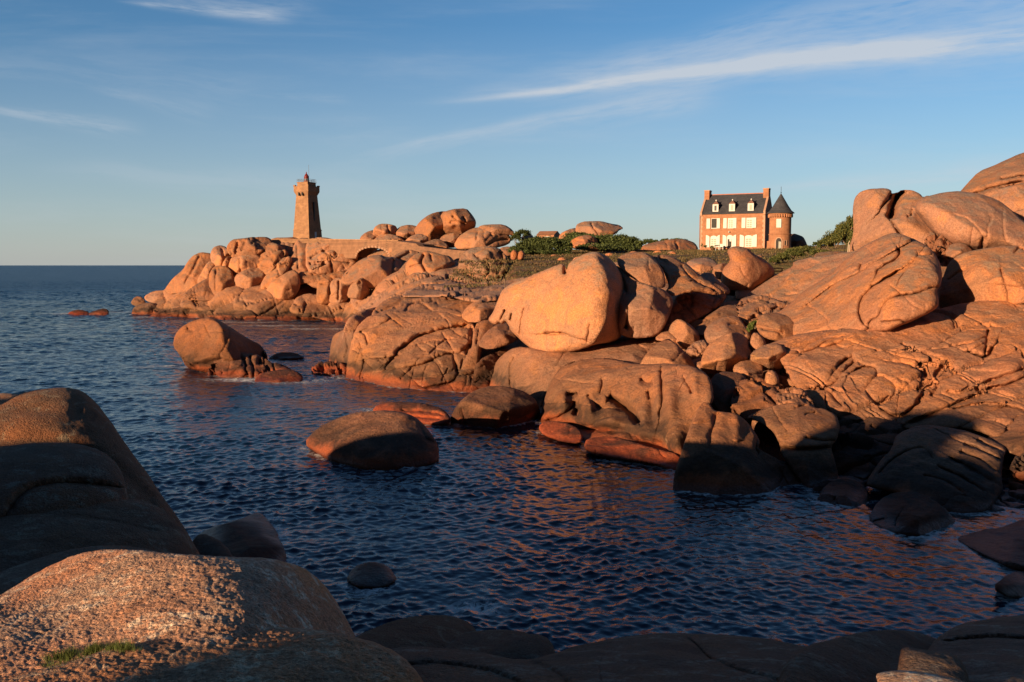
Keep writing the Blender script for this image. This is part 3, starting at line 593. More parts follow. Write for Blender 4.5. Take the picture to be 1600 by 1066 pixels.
rock('huge pale orange boulder with a sharp vertical edge and a notch in its crest', [(763,500),(773,486),(779,470),(786,454),(800,444),(820,437),(840,428),(865,418),(881,413),(883,427),(886,427),(890,413),(900,405),(915,398),(929,395),(942,398),(952,405),(962,416),(970,430),(977,448),(983,465),(984,482),(980,502),(974,516),(966,530),(950,534),(930,537),(915,542),(903,547),(885,551),(870,554),(858,557),(840,554),(834,551),(832,545),(820,536),(810,526),(800,516),(797,508),(790,500),(785,505),(780,502),(775,506),(768,504)],
     [(765,502,76),(800,510,74),(870,552,70.5),(945,532,67),(980,480,70),(840,430,75),(930,397,72),(950,460,68)], 2.0, 9, p=.24, s=1.1, smooth=1, warp=2,
     folds=[([(926,385),(934,412),(948,438),(953,462),(947,490),(938,515),(922,540),(918,560)],.085,(975,470)),([(926,385),(934,412),(948,438),(953,462),(947,490),(938,515),(922,540),(918,560)],.004,(850,470))],
     cracks=[([(845,521),(868,521),(880,520),(895,526),(912,530),(920,534)],1.8,.7,.35),([(881,408),(883,428)],2.2,2.0),([(782,500),(790,484)],1.8,.9),([(796,502),(800,490)],1.8,.9),([(812,530),(815,500),(820,480)],2.2,.35),([(858,556),(866,552)],2,.6),([(835,470),(838,440)],2.4,.12),([(918,532),(922,505)],2,.3)],
     bumps=[(868,545,18,8,.5)], rough=.9, tone=(1.12,1.12,1.05))
rock('big rounded boulder pressed against the right side of the huge pale one', [(955,428),(962,414),(976,426),(986,438),(1000,443),(1020,449),(1036,454),(1048,464),(1050,476),(1044,496),(1037,511),(1026,524),(1000,527),(982,526),(966,520),(968,492),(966,465),(962,450),(958,437)], [(985,520,68.6),(1030,520,68.2),(1000,440,70.5)], 2.6, 7, p=.28, folds=[([(984,440),(986,480),(978,522)],.02,(970,480)),([(1020,440),(1010,480),(1015,530)],.03,(1050,480))], cracks=[([(982,480),(978,515)],2.6,.8),([(964,420),(974,440),(980,458)],2,.8)], rough=1.3)
rock('tilted lens shaped boulder lying on top of the rounded one', [(965,406),(974,399),(990,396),(1008,395),(1021,404),(1033,420),(1038,434),(1039,449),(1025,448),(1000,440),(980,428),(968,416)], [(1000,442,70.5),(1000,396,75)], 1.6, 4, p=.31, cracks=[([(1008,395),(1018,402)],1.4,.4)])
rock('long rippled slab sloping down beside the tilted lens shaped boulder', [(1014,402),(1026,399),(1046,401),(1060,407),(1076,415),(1092,430),(1104,440),(1130,449),(1140,456),(1120,460),(1090,454),(1070,457),(1050,462),(1040,456),(1047,448),(1042,430),(1030,414)], [(1050,460,70.5),(1120,458,72),(1050,402,78),(1100,435,75)], 1.3, 4, cracks=[([(1064,412),(1072,430),(1096,446),(1120,456)],1.8,.5),([(1076,440),(1100,446)],1.6,.4)], joints=(3.2,.16), rough=1.2)
rock('low boulder half buried in the turf behind the rippled slab', [(1070,411),(1090,404),(1105,403),(1116,408),(1124,416),(1106,424),(1088,423)], (88,92), 1.4)
rock('small hooked rock left of the animal shaped boulder', [(1094,432),(1098,428),(1112,427),(1122,440),(1138,450),(1140,459),(1125,457),(1105,447)], (77,80), 1.1)
rock('dark shadowed slab with fine cracks under the rippled slab', [(1047,491),(1054,470),(1060,463),(1075,455),(1095,451),(1120,454),(1136,460),(1124,476),(1102,494),(1082,503),(1062,507),(1054,518),(1045,523),(1036,520),(1043,505)], [(1045,515,70),(1130,462,77),(1060,462,75)], 1.0, 5, joints=(1.2,.10), tone=(.92,.72,.62))
rock('animal shaped boulder with a raised head standing on the slope below the house', [(1127,436),(1131,420),(1142,409),(1140,400),(1137,392),(1143,387),(1155,386),(1170,390),(1175,397),(1186,402),(1198,410),(1209,420),(1208,431),(1195,441),(1180,449),(1172,456),(1160,455),(1150,453),(1140,452),(1130,446)], (82,83), 2.4, 3.2, p=.45, fac=0, lump=.6, folds=[([(1178,385),(1166,412),(1162,440),(1166,462)],.022,(1200,430))], rough=.7, tone=(1.05,1,.98))
rock('small round boulder left of the animal shaped one', [(1113,426),(1119,415),(1134,411),(1143,420),(1133,438),(1118,434)], (84,86), 1.4)
rock('small square plinth of rock under the animal shaped boulder', [(1149,466),(1150,451),(1174,451),(1184,462),(1170,468)], (80,82), .9)
rock('smooth pale slope of rock rising to the gorse below the house', [(1158,468),(1190,446),(1215,430),(1240,418),(1240,410),(1270,403),(1310,398),(1345,392),(1372,388),(1330,420),(1290,450),(1242,482),(1228,480),(1205,470),(1180,466)], [(1165,466,78),(1240,480,75),(1350,392,79),(1240,412,83),(1290,445,76.5)], 0.8, 6, p=.3, cracks=[([(1216,450),(1240,430),(1275,415)],1.4,.25),([(1225,462),(1245,458)],1.2,.3)], rough=1.3, tone=(1.05,1.02,1), name='rock_slope', cat='rock slope')
rock('grey tipped granite tower split by a deep dark cleft', [(1324,400),(1330,382),(1335,365),(1334,330),(1336,310),(1345,300),(1360,297),(1385,296),(1392,299),(1392,304),(1400,303),(1410,298),(1425,299),(1437,304),(1442,310),(1450,306),(1462,312),(1474,340),(1484,380),(1480,400),(1450,402),(1425,396),(1400,390),(1370,392),(1345,400)], [(1330,398,88),(1480,398,82),(1350,298,90),(1450,308,88)], 3.4, 9, p=.31,
     cracks=[([(1390,344),(1395,322),(1402,308),(1410,294)],5.5,5.0),([(1372,330),(1384,316),(1392,302)],2.4,1.2,.8),([(1392,344),(1402,360),(1412,378)],2.2,.9),([(1416,338),(1424,338),(1426,326)],1.6,.7)], rough=1.1)
rock('great overhanging boulder resting on the right hand rocks', [(1430,328),(1435,315),(1450,308),(1475,302),(1500,300),(1530,304),(1556,312),(1580,330),(1602,350),(1650,378),(1680,400),(1650,405),(1600,394),(1570,388),(1540,392),(1525,392),(1500,386),(1480,377),(1460,364),(1444,346)], [(1440,330,80),(1530,390,76),(1650,400,76),(1500,302,83)], 3.6, 8, p=.33, fac=0, folds=[([(1425,314),(1450,318),(1478,330),(1510,352),(1545,366),(1600,386),(1680,410)],.075,(1480,365))], cracks=[([(1532,392),(1536,370)],2.6,.7),([(1560,318),(1590,345)],2,.3)], rough=.8)
rock('sweeping slab at the top right with a ledge cut in its underside', [(1496,306),(1512,288),(1530,270),(1560,257),(1600,239),(1680,215),(1680,300),(1600,287),(1572,291),(1548,303),(1535,309),(1515,308)], [(1500,304,92),(1680,290,88),(1600,240,98)], 3.0, 9, p=.33, cracks=[([(1562,281),(1590,276),(1640,272)],2,1.2),([(1512,306),(1545,296),(1575,287),(1600,283)],3,1.2)], folds=[([(1500,300),(1540,288),(1575,276),(1680,262)],.03,(1600,300))], rough=.8)
rock('smooth orange block beneath the sweeping slab at the top right', [(1530,308),(1552,299),(1580,292),(1602,286),(1680,285),(1680,420),(1604,360),(1580,335),(1555,316)], (86,90), 2.6)
rock('knot of broken rubble between the split tower and the overhanging boulder', [(1442,378),(1452,368),(1468,366),(1482,374),(1494,390),(1484,404),(1466,402),(1448,392)], (75,78), 1.2, joints=(1.0,.35), tone=(.85,.8,.78))
rock('small grey rock under the overhanging boulder', [(1476,396),(1486,382),(1505,380),(1522,394),(1510,404),(1488,404)], (74,76), 1.2, tone=(.85,.85,.85))
rock('great tilted slab with curling ledges on the right of the bay', [(1186,504),(1194,493),(1213,491),(1230,480),(1258,456),(1298,430),(1328,401),(1350,385),(1374,373),(1395,365),(1410,368),(1426,374),(1446,384),(1456,394),(1461,402),(1468,415),(1471,432),(1468,446),(1461,453),(1465,470),(1463,480),(1440,492),(1420,502),(1400,510),(1390,516),(1375,517),(1358,515),(1352,516),(1340,522),(1320,522),(1300,524),(1272,534),(1250,534),(1235,529),(1215,519),(1200,512)],
     [(1200,505,68),(1260,528,63.5),(1360,515,59),(1460,478,57.5),(1390,370,68.5),(1460,400,62.5),(1300,440,69),(1400,440,61.5)], 2.2, 8, p=.31, s=1.15, smooth=1,
     cracks=[([(1352,512),(1343,497),(1341,480),(1346,466),(1360,450),(1378,439),(1392,430),(1406,421)],2.0,.9,.5),([(1357,512),(1358,503),(1372,495),(1380,480),(1388,468),(1400,463),(1430,460),(1450,452),(1468,446)],2.4,1.0,.3),([(1368,430),(1373,420),(1388,412),(1400,406),(1407,396),(1400,386)],2.6,.9,.3),([(1342,424),(1346,412)],2.6,.8),([(1278,462),(1300,445),(1318,436),(1340,426)],3,.0,.5),([(1430,401),(1455,399)],1.8,.8),([(1420,505),(1405,500),(1375,503)],1.6,.6),([(1302,418),(1320,404)],1.6,.25)],
     folds=[([(1446,380),(1450,410),(1462,440),(1468,490)],.05,(1480,430)),([(1196,500),(1225,512),(1250,505),(1290,455),(1340,425)],.010,(1300,500))], rough=1.0, tone=(1.08,1.04,1.0), name='rock_slab', cat='rock slab')
rock('big rounded block at the right edge above the long dark joint', [(1470,492),(1469,462),(1474,437),(1482,414),(1500,398),(1530,391),(1570,386),(1680,383),(1680,466),(1602,471),(1560,481),(1520,487),(1490,493)], [(1475,488,63.5),(1680,465,60),(1500,398,68),(1680,385,66)], 2.4, 7, p=.38, cracks=[([(1574,478),(1573,455),(1566,435),(1563,418)],1.8,.7,.2),([(1583,396),(1592,388),(1603,392)],1.8,.7),([(1480,440),(1500,425),(1512,420)],2.0,.35)], bumps=[(1525,420,20,14,.5),(1500,455,14,10,-.4)])
rock('broad ledged granite slope on the right under the long dark joint', [(1196,540),(1234,526),(1300,516),(1360,510),(1400,500),(1472,480),(1602,462),(1690,455),(1690,740),(1600,716),(1580,700),(1540,675),(1500,668),(1450,668),(1420,672),(1380,660),(1310,655),(1280,648),(1262,620),(1240,600),(1225,570),(1215,555)],
     [(1210,545,59),(1400,506,60.5),(1690,460,64),(1300,655,50),(1420,668,48.5),(1545,680,46.5),(1690,730,43),(1260,610,53),(1400,580,54.5),(1580,560,55),(1480,545,57),(1600,640,49.5)], 1.0, 8, p=.3, s=1.15, smooth=1,
     cracks=[([(1236,556),(1270,545),(1300,540),(1322,532)],1.6,.4,.3),([(1225,572),(1260,552),(1300,530),(1324,525)],1.5,.3),([(1300,580),(1322,560),(1334,558),(1336,566),(1320,580),(1300,606),(1260,610)],2.4,.7,.5),([(1340,560),(1400,548),(1460,550),(1540,530),(1545,518)],1.6,.35),([(1322,588),(1340,575),(1365,572),(1374,584),(1352,610)],2.0,.6,.3),([(1350,608),(1372,586),(1396,600),(1404,612),(1372,635),(1350,610)],2.2,.6,.3),([(1405,612),(1430,592),(1440,585),(1420,570),(1380,568)],2.2,.6,.3),([(1372,636),(1395,650),(1412,650),(1440,622),(1444,608),(1430,612)],2.4,.7,.4),([(1440,608),(1462,598),(1466,606),(1454,620)],2.0,.6),([(1508,548),(1540,562),(1552,540)],3,.9,.4),([(1545,515),(1542,540),(1536,565)],2.4,.8,.4),([(1435,565),(1448,590)],2.2,.7),([(1460,590),(1474,570)],2.0,.6),([(1530,602),(1560,590),(1600,576)],2.4,.6,.3),([(1525,608),(1570,604),(1620,580)],2,.7,.3),([(1300,650),(1290,636),(1290,618)],1.8,.5),([(1412,664),(1470,640),(1530,615)],2.4,.4,.5),([(1486,640),(1540,628),(1600,640)],1.8,.5,.3),([(1560,690),(1580,665),(1592,650)],2.0,.5),([(1500,590),(1520,600),(1500,615),(1480,610)],1.6,.3)],
     bumps=[(1525,535,18,12,.8),(1580,575,22,14,.7),(1460,560,30,10,.3)], joints=(3.2,.16,2.2), rough=1.3, tone=(1.1,1.04,1.0), name='rock_slope', cat='rock slope')
# boulder field in the middle
FG = 'tumbled boulders in the gully between the great slabs'
def G_(label, pts, D, B=1.3, **k):
    k.setdefault('group', FG); k.setdefault('grow', 2.0); return rock(label, pts, D, B, **k)
G_('jagged pale block with stepped cracks below the smooth pale slope', [(1151,480),(1159,468),(1180,464),(1206,466),(1226,473),(1244,480),(1228,492),(1196,504),(1180,501),(1170,505),(1161,502),(1154,492)], (67,74), 1.4, cracks=[([(1205,484),(1222,476)],1.6,.5),([(1170,502),(1180,490),(1210,482),(1234,484)],1.6,.5)], joints=(1.6,.22))
G_('rough block wedged under the toe of the great tilted slab', [(1183,505),(1192,492),(1212,490),(1240,500),(1250,535),(1220,532),(1198,528),(1186,518)], (63,66), 1.3, cracks=[([(1190,514),(1226,520)],1.6,.5)])
G_('long sloping back of rock at the head of the gully', [(1084,520),(1098,500),(1130,480),(1146,473),(1157,485),(1164,500),(1142,502),(1112,510),(1102,524)], (68,76), 1.1, cracks=[([(1100,510),(1128,490)],1.4,.3)])
G_('rounded rock overlapping the long sloping back', [(1101,524),(1108,508),(1130,497),(1152,496),(1163,510),(1174,528),(1160,534),(1140,527),(1125,533),(1110,541)], (63,67), 1.6, cracks=[([(1136,507),(1152,506)],1.4,.4)])
G_('pale square faced block beside the big rounded boulder', [(1045,522),(1050,507),(1060,499),(1080,510),(1092,525),(1090,543),(1076,548),(1060,537)], (66,68), 1.3, folds=[([(1080,505),(1084,545)],.05,(1100,520))], tone=(1.12,1.1,1.05))
G_('small flat rock under the rounded boulder of the great pale one', [(1022,530),(1038,519),(1060,521),(1075,546),(1056,543),(1044,533)], (66,68), .9)
G_('smooth pale pyramid of rock with a knife edge', [(998,577),(1007,560),(1020,545),(1043,529),(1056,540),(1072,555),(1090,580),(1060,582),(1020,580)], (60.5,64), 1.6, folds=[([(1043,524),(1058,550),(1082,584)],.07,(1085,550))], rough=.5, tone=(1.1,1.08,1.05))
G_('broken grey rock left of the big rounded boulder in the gully', [(1068,550),(1084,537),(1098,532),(1108,540),(1102,557),(1085,556)], (61,62), 1, joints=(.9,.2))
G_('big rounded boulder in the gully with its right side in shade', [(1095,578),(1099,555),(1109,540),(1125,529),(1140,522),(1155,522),(1167,530),(1175,545),(1178,560),(1167,572),(1150,580),(1120,582),(1100,582)], (58,59), 2.4, folds=[([(1142,518),(1130,545),(1132,585)],.05,(1165,555))], rough=.6)
G_('rounded boulder right of the big one in the gully', [(1171,566),(1174,554),(1190,543),(1210,537),(1224,542),(1233,560),(1223,573),(1200,577),(1184,573)], (57.5,58.5), 1.8, folds=[([(1185,560),(1210,568),(1228,545)],.05,(1210,578))], rough=.7)
G_('small pointed rock above the two rounded boulders', [(1172,541),(1177,521),(1185,522),(1194,533),(1197,543),(1183,550)], (60,60.5), .8)
G_('flat topped block with a sunlit end in the gully', [(1146,574),(1160,565),(1189,565),(1192,592),(1172,600),(1150,590)], (55.5,57), 1.1)
G_('little sunlit stone in the dark gully', [(1196,598),(1199,581),(1209,580),(1216,592),(1215,601),(1202,603)], (53.5,54), .6)
G_('dark block in the shaded trench of the gully', [(1108,600),(1122,582),(1160,584),(1170,600),(1160,640),(1130,650),(1112,630)], (51,55), 1, tone=(.45,.41,.41))  # trench shade is painted in through the dark tone
G_('dark shelf filling the shaded trench of the gully', [(1150,600),(1180,590),(1215,600),(1225,615),(1216,650),(1160,656),(1140,640)], (49,54), .9, tone=(.6,.55,.55), joints=(1.5,.3))  # dark tone adds painted shade to the trench
rock('grotesque hollowed mass of granite jutting over the bay', [(846,658),(850,630),(858,605),(872,580),(895,564),(950,560),(1000,572),(1050,569),(1085,575),(1104,585),(1112,605),(1114,625),(1104,642),(1092,660),(1082,682),(1074,705),(1066,735),(1050,732),(1020,722),(985,718),(950,715),(915,702),(880,690),(850,672)],
     [(848,660,59),(905,690,54),(985,712,49),(1062,730,47),(880,570,64),(960,562,61.5),(1080,574,54.5),(1112,620,50),(1000,640,54)], 1.6, 7, p=.31, s=1.0, smooth=1,
     cracks=[([(852,658),(872,652),(888,643),(896,634),(900,626)],2.6,.7),([(1000,664),(988,645),(968,630),(948,620)],6,2.0),([(938,616),(942,603),(943,592)],3,.9),([(884,618),(904,615)],3.5,1.0),([(898,650),(902,638)],3.5,.8),([(1030,652),(1036,625),(1034,600),(1033,577)],3.0,1.2,.3),([(1000,592),(1012,600),(1022,598)],4,.8),([(1012,610),(1016,625)],3,.5),([(918,616),(930,632),(938,640)],3,.6),([(1068,590),(1078,606),(1082,616)],3,.7),([(1074,688),(1084,676)],2.4,.6),([(850,655),(880,662),(920,672),(980,678),(1030,696),(1062,716)],8,.9)],
     bumps=[(880,626,9,14,1.2),(921,636,9,16,1.3),(955,655,22,10,1.0),(1046,630,12,34,1.1),(1056,690,14,26,1.2),(985,600,30,20,.5),(1000,694,50,9,-1.0),(925,672,50,7,-1.0),(1020,640,8,24,-.7),(975,640,14,14,-1.0),(900,640,7,12,-.8),(1085,600,8,22,.6)], folds=[([(840,640),(860,615),(890,598),(940,590),(1000,579),(1060,576),(1120,592)],.075,(950,555))], rough=1.3, tone=(1.05,1.0,.96), name='rock_mass', cat='rock')
rock('low reddish shelf at the left foot of the hollowed mass', [(842,668),(850,659),(880,660),(906,672),(910,684),(906,692),(880,690),(850,680)], [(850,678,53.5),(906,688,51.3),(880,660,54.8)], .6, 3, name='rock_ledge', cat='ledge', tone=(1.5,1.1,.9))
rock('longer reddish shelf in the water under the hollowed mass', [(913,700),(917,686),(950,683),(982,690),(1020,702),(1064,712),(1064,738),(1020,724),(960,716),(928,710)], [(925,706,48),(1062,734,44.8),(950,684,50.3),(1062,712,45.8)], .6, 3, name='rock_ledge', cat='ledge', tone=(1.5,1.1,.9))
rock('dark cone of granite rising from the water with a shaded base', [(1050,790),(1056,740),(1067,705),(1079,670),(1089,645),(1099,630),(1106,632),(1113,642),(1121,646),(1150,648),(1165,659),(1180,679),(1186,690),(1183,703),(1200,712),(1226,725),(1252,745),(1270,790),(1180,800),(1090,800)], [(1060,780,40),(1262,780,40),(1105,632,46),(1180,690,45)], 1.8, 6, p=.31, s=1.2, cracks=[([(1184,682),(1178,700),(1186,712)],3,.7),([(1120,646),(1112,675),(1108,705)],6,.35),([(1150,650),(1152,690)],8,-.25)], rough=1.0, tone=(.98,.92,.9))
rock('wedge of cracked rock behind the layered pillar', [(1212,618),(1224,608),(1248,606),(1262,615),(1276,640),(1262,640),(1236,640),(1215,640)], (48.5,51), 1, joints=(.8,.12))
rock('layered pillar of rock half in sun beside the dark cone', [(1163,654),(1190,641),(1215,634),(1236,631),(1262,632),(1272,639),(1286,639),(1306,650),(1310,666),(1306,688),(1296,697),(1300,712),(1310,745),(1305,775),(1290,780),(1262,765),(1240,735),(1222,710),(1221,695),(1214,680),(1204,668),(1188,658)], [(1260,770,41.5),(1190,650,47),(1290,645,47.5)], 1.7, 4, p=.31, cracks=[([(1218,699),(1255,703),(1302,698)],3,.7,.2),([(1256,684),(1280,690),(1310,688)],2.4,.5),([(1256,650),(1275,645)],2,.4),([(1240,640),(1262,632)],2,.3)], rough=1.2, tone=(.95,.93,.9))
rock('dark jumble of wet rocks at the waterline behind the layered pillar', [(1262,790),(1272,760),(1300,745),(1340,745),(1372,760),(1380,785),(1350,800),(1290,796)], [(1320,795,38.5),(1320,745,43)], 1.2, 4, joints=(1.6,.4), tone=(.5,.45,.45), name='rock_ledge', cat='ledge')  # tone lowered to paint in shade on top of the wet
rock('dark terraced ledge in shadow right of the layered pillar', [(1290,760),(1300,690),(1308,655),(1330,650),(1382,655),(1430,670),(1412,702),(1380,725),(1340,760)], [(1310,755,43),(1320,655,50),(1420,668,48),(1370,740,43)], .8, 4, joints=(1.6,.3,2), tone=(.48,.44,.42), name='rock_ledge', cat='ledge')  # shadow deepened by painting the rock darker
rock('large ribbed slab sloping to the water with sun on its ribs', [(1352,758),(1375,722),(1396,702),(1402,680),(1440,664),(1500,672),(1530,682),(1550,690),(1573,700),(1566,720),(1562,745),(1564,762),(1553,785),(1548,800),(1500,812),(1470,800),(1430,785),(1398,768),(1365,762)], [(1370,755,40),(1500,808,37.5),(1550,790,38.5),(1440,668,46),(1570,702,44)], 1.0, 5, p=.31, s=1.0, cracks=[([(1525,688),(1570,706)],2.4,.5,-.3),([(1505,694),(1530,702),(1562,722)],2.6,.55,-.3),([(1498,706),(1530,718),(1556,742)],2.6,.6,-.3),([(1482,716),(1520,734),(1552,758)],2.8,.6,-.3),([(1462,730),(1500,745),(1540,772)],2.8,.5,-.3),([(1440,744),(1480,756),(1505,775)],2.6,.4,-.2),([(1372,742),(1400,712),(1440,700),(1460,720)],2,.4)], rough=1.1, tone=(.92,.88,.86), name='rock_slab', cat='rock slab')
rock('low dark dome at the water in front of the ribbed slab', [(1355,812),(1374,782),(1398,770),(1430,770),(1456,780),(1482,800),(1500,830),(1460,838),(1390,836)], [(1430,832,34.5),(1430,770,38)], 1.2, 4, tone=(.5,.46,.46))  # low tone paints shade into the rock colour
rock('small dark rock at the water left of the low dome', [(1275,785),(1290,758),(1315,748),(1345,755),(1360,775),(1350,800),(1300,800)], [(1320,800,38),(1320,750,41)], .9, 3, tone=(.6,.56,.56))  # rock colour darkened to stand in for shade
rock('smooth sunlit shoulder of rock at the right edge above the ribbed slab', [(1540,692),(1556,668),(1590,650),(1690,640),(1690,730),(1604,716),(1578,706)], [(1560,700,44.5),(1690,725,42),(1600,650,48)], 1.2, 4, tone=(1.05,1,.98))
rock('broken orange block at the right edge beside the ribbed slab', [(1576,748),(1586,716),(1604,706),(1690,700),(1690,800),(1602,775),(1584,765)], (40,43), 1.2, joints=(1.0,.25))
rock('dark foot of the shore at the right edge', [(1536,812),(1556,772),(1600,762),(1690,756),(1690,830),(1600,826)], [(1560,812,37),(1690,828,35.5),(1620,762,41)], .9, 4, joints=(1.4,.3), tone=(.6,.56,.56), name='rock_ledge', cat='ledge')  # shade of the shore foot painted in with the tone
rock('black wet reef reaching in from the right edge', [(1488,842),(1530,829),(1562,826),(1602,812),(1690,800),(1690,900),(1602,892),(1560,880),(1520,860)], [(1510,850,33),(1620,890,30),(1600,812,36)], .8, 4, fac=0, tone=(.4,.36,.36), name='sea_rock', cat='sea rock')  # tone darkened for shade as well as wet
rock('small black rock awash at the right edge', [(1550,918),(1578,897),(1620,890),(1690,888),(1690,940),(1580,935)], [(1600,932,27.6),(1620,892,30)], .6, 3, tone=(.55,.5,.5), name='sea_rock', cat='sea rock')  # part of the darkness is shade put into the tone
# rocks in the water
rock('tall sunlit sea stack with a dark sloping back standing in the bay', [(271,540),(275,524),(285,512),(300,504),(315,499),(328,497),(345,504),(362,515),(386,530),(406,540),(417,553),(418,566),(395,580),(360,588),(330,584),(308,580),(292,573),(283,556)], (88,92), 4.2, 7, p=.31, folds=[([(332,494),(352,520),(368,545),(352,600)],.05,(410,530))], cracks=[([(292,514),(304,518)],3,.5),([(285,560),(310,572),(350,560)],4,.5)], bumps=[(330,535,18,16,-.5)], rough=1.0, tone=(.68,.62,.58), name='sea_stack', cat='sea rock')
rock('reddish cracked ledge in front of the tall sea stack', [(324,594),(328,570),(345,556),(370,551),(400,554),(426,568),(452,575),(460,588),(430,598),(400,600),(365,600),(335,600)], (83,87), 1.8, 4, cracks=[([(390,556),(396,575),(398,596)],2,.7),([(330,572),(360,562),(400,562)],2,.4)], joints=(2.2,.25), tone=(.9,.75,.7), name='sea_rock', cat='sea rock')
rock('low reddish rock awash right of the cracked ledge', [(397,608),(401,586),(430,580),(456,578),(474,588),(468,602),(430,608)], (78.5,82), .9, 3, tone=(.9,.7,.65), name='sea_rock', cat='sea rock')
rock('thin dark rock awash behind the sea stack', [(418,562),(434,552),(460,552),(478,560),(460,568),(430,568)], (98,100), 1, 3, tone=(.5,.48,.48), name='sea_rock', cat='sea rock')
rock('small red rock at the foot of the brown outer buttress', [(488,578),(496,569),(512,565),(540,568),(552,582),(545,596),(525,592),(500,590)], (83.5,87), 1.2, 3, joints=(1.4,.3), tone=(1,.75,.65), name='sea_rock', cat='sea rock')
rock('whale backed boulder in the bay with its right half in shadow', [(476,692),(495,672),(515,660),(540,650),(570,645),(610,642),(636,647),(656,659),(673,680),(684,697),(684,722),(660,732),(620,738),(570,736),(530,726),(497,708)], [(480,692,50),(580,730,46.3),(684,715,47.3),(590,643,51.5)], 1.9, 4, p=.45, fac=0, rough=.6, cracks=[([(655,660),(664,690),(684,696)],3,.25)], tone=(.95,.85,.82), name='sea_rock', cat='sea rock')
rock('blocky boulder with a reddish foot standing in the shallows', [(703,660),(711,640),(724,625),(745,610),(770,604),(800,607),(822,614),(840,630),(845,652),(843,676),(800,676),(760,675),(718,668)], (57.5,60), 2.4, 4, folds=[([(806,600),(794,630),(796,680)],.04,(840,645))], cracks=[([(722,636),(728,660),(727,674)],2,.5)], tone=(.9,.82,.8), name='sea_rock', cat='sea rock')
rock('flat reddish reef with parallel ridges left of the blocky boulder', [(580,644),(590,633),(620,629),(660,631),(692,640),(706,657),(692,664),(660,662),(620,652)], [(600,648,60.8),(700,660,57.6),(640,630,62)], .6, 3, fac=0, cracks=[([(625,642),(670,642),(695,650)],1.8,.4),([(635,650),(690,655)],1.8,.4)], tone=(1.2,.9,.8), name='sea_rock', cat='sea rock')
rock('thin rock awash in front of the flat reddish reef', [(690,676),(706,668),(722,670),(735,678),(710,682)], (56,57.5), .4, 2, tone=(.6,.5,.5), name='sea_rock', cat='sea rock')
rock('leftmost little red rock awash off the lighthouse headland', [(106,491),(112,487),(125,485),(140,489),(136,494),(112,494)], (187,190), .8, 3, tone=(1,.7,.6), name='sea_rock', cat='sea rock')
rock('pointed little rock awash off the lighthouse headland', [(136,492),(150,486),(164,483),(170,487),(168,494),(148,494)], (187,190), .8, 3, tone=(.7,.6,.6), name='sea_rock', cat='sea rock')
rock('small black rock awash below the near left rocks', [(540,908),(554,886),(580,878),(606,885),(622,908),(600,920),(560,920)], [(580,920,28.4),(580,878,30.1)], .45, 2, fac=0, warp=0, tone=(.5,.45,.45), name='sea_rock', cat='sea rock')
rock('black wedge shaped rock in the water behind the near left rocks', [(290,850),(328,826),(380,811),(404,801),(420,815),(438,845),(447,868),(444,890),(380,900),(330,890),(300,876)], [(300,850,33),(440,880,30.5),(404,802,36)], 1.6, 4, p=.33, folds=[([(410,790),(402,830),(420,890)],.02,(450,850))], tone=(.28,.26,.26), name='sea_rock', cat='sea rock')  # very low tone deepens the shade it lies in
# ---------------------------------------------------------------- near rocks around the viewpoint
NG = None
def N_(label, pts, D, B=.5, back=None, **k):
    k.setdefault('mat', M_NEAR); k.setdefault('s', 2.0); k.setdefault('p', .4); k.setdefault('fac', 0); k.setdefault('grow', 0)
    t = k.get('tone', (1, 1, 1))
    if t[0] < .95: k['tone'] = tuple(v*.60 for v in t); k.setdefault('grit', .006)  # painted shade: near rocks out of the sun get a darker tone
    return rock(label, pts, D, B, back, **k)
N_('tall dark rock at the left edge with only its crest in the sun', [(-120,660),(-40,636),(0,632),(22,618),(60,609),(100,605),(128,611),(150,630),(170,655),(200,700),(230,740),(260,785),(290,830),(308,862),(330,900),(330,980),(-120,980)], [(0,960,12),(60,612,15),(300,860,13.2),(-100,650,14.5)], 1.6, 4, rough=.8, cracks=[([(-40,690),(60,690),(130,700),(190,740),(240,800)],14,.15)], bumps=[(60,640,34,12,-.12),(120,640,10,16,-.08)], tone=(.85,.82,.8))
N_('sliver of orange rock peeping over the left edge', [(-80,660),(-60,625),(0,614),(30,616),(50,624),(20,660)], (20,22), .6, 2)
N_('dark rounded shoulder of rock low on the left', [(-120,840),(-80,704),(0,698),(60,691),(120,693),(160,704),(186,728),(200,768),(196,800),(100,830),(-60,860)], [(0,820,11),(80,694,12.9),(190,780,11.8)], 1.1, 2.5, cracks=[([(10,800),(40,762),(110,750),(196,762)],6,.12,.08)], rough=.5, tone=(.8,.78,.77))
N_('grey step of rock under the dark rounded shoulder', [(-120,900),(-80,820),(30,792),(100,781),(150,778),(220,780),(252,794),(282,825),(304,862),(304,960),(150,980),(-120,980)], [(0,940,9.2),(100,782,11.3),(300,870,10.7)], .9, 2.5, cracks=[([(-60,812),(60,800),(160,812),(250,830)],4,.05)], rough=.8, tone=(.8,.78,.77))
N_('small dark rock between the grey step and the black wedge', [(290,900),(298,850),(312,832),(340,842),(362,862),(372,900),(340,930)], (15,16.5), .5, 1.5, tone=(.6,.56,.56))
N_('shaded hump of rock behind the sunlit foreground boulder', [(-120,1000),(-60,920),(30,882),(100,860),(150,852),(200,853),(250,862),(300,880),(300,980),(-60,1010)], [(0,1000,7),(150,853,9.4),(280,880,9)], .35, 1.5, tone=(.85,.82,.8))
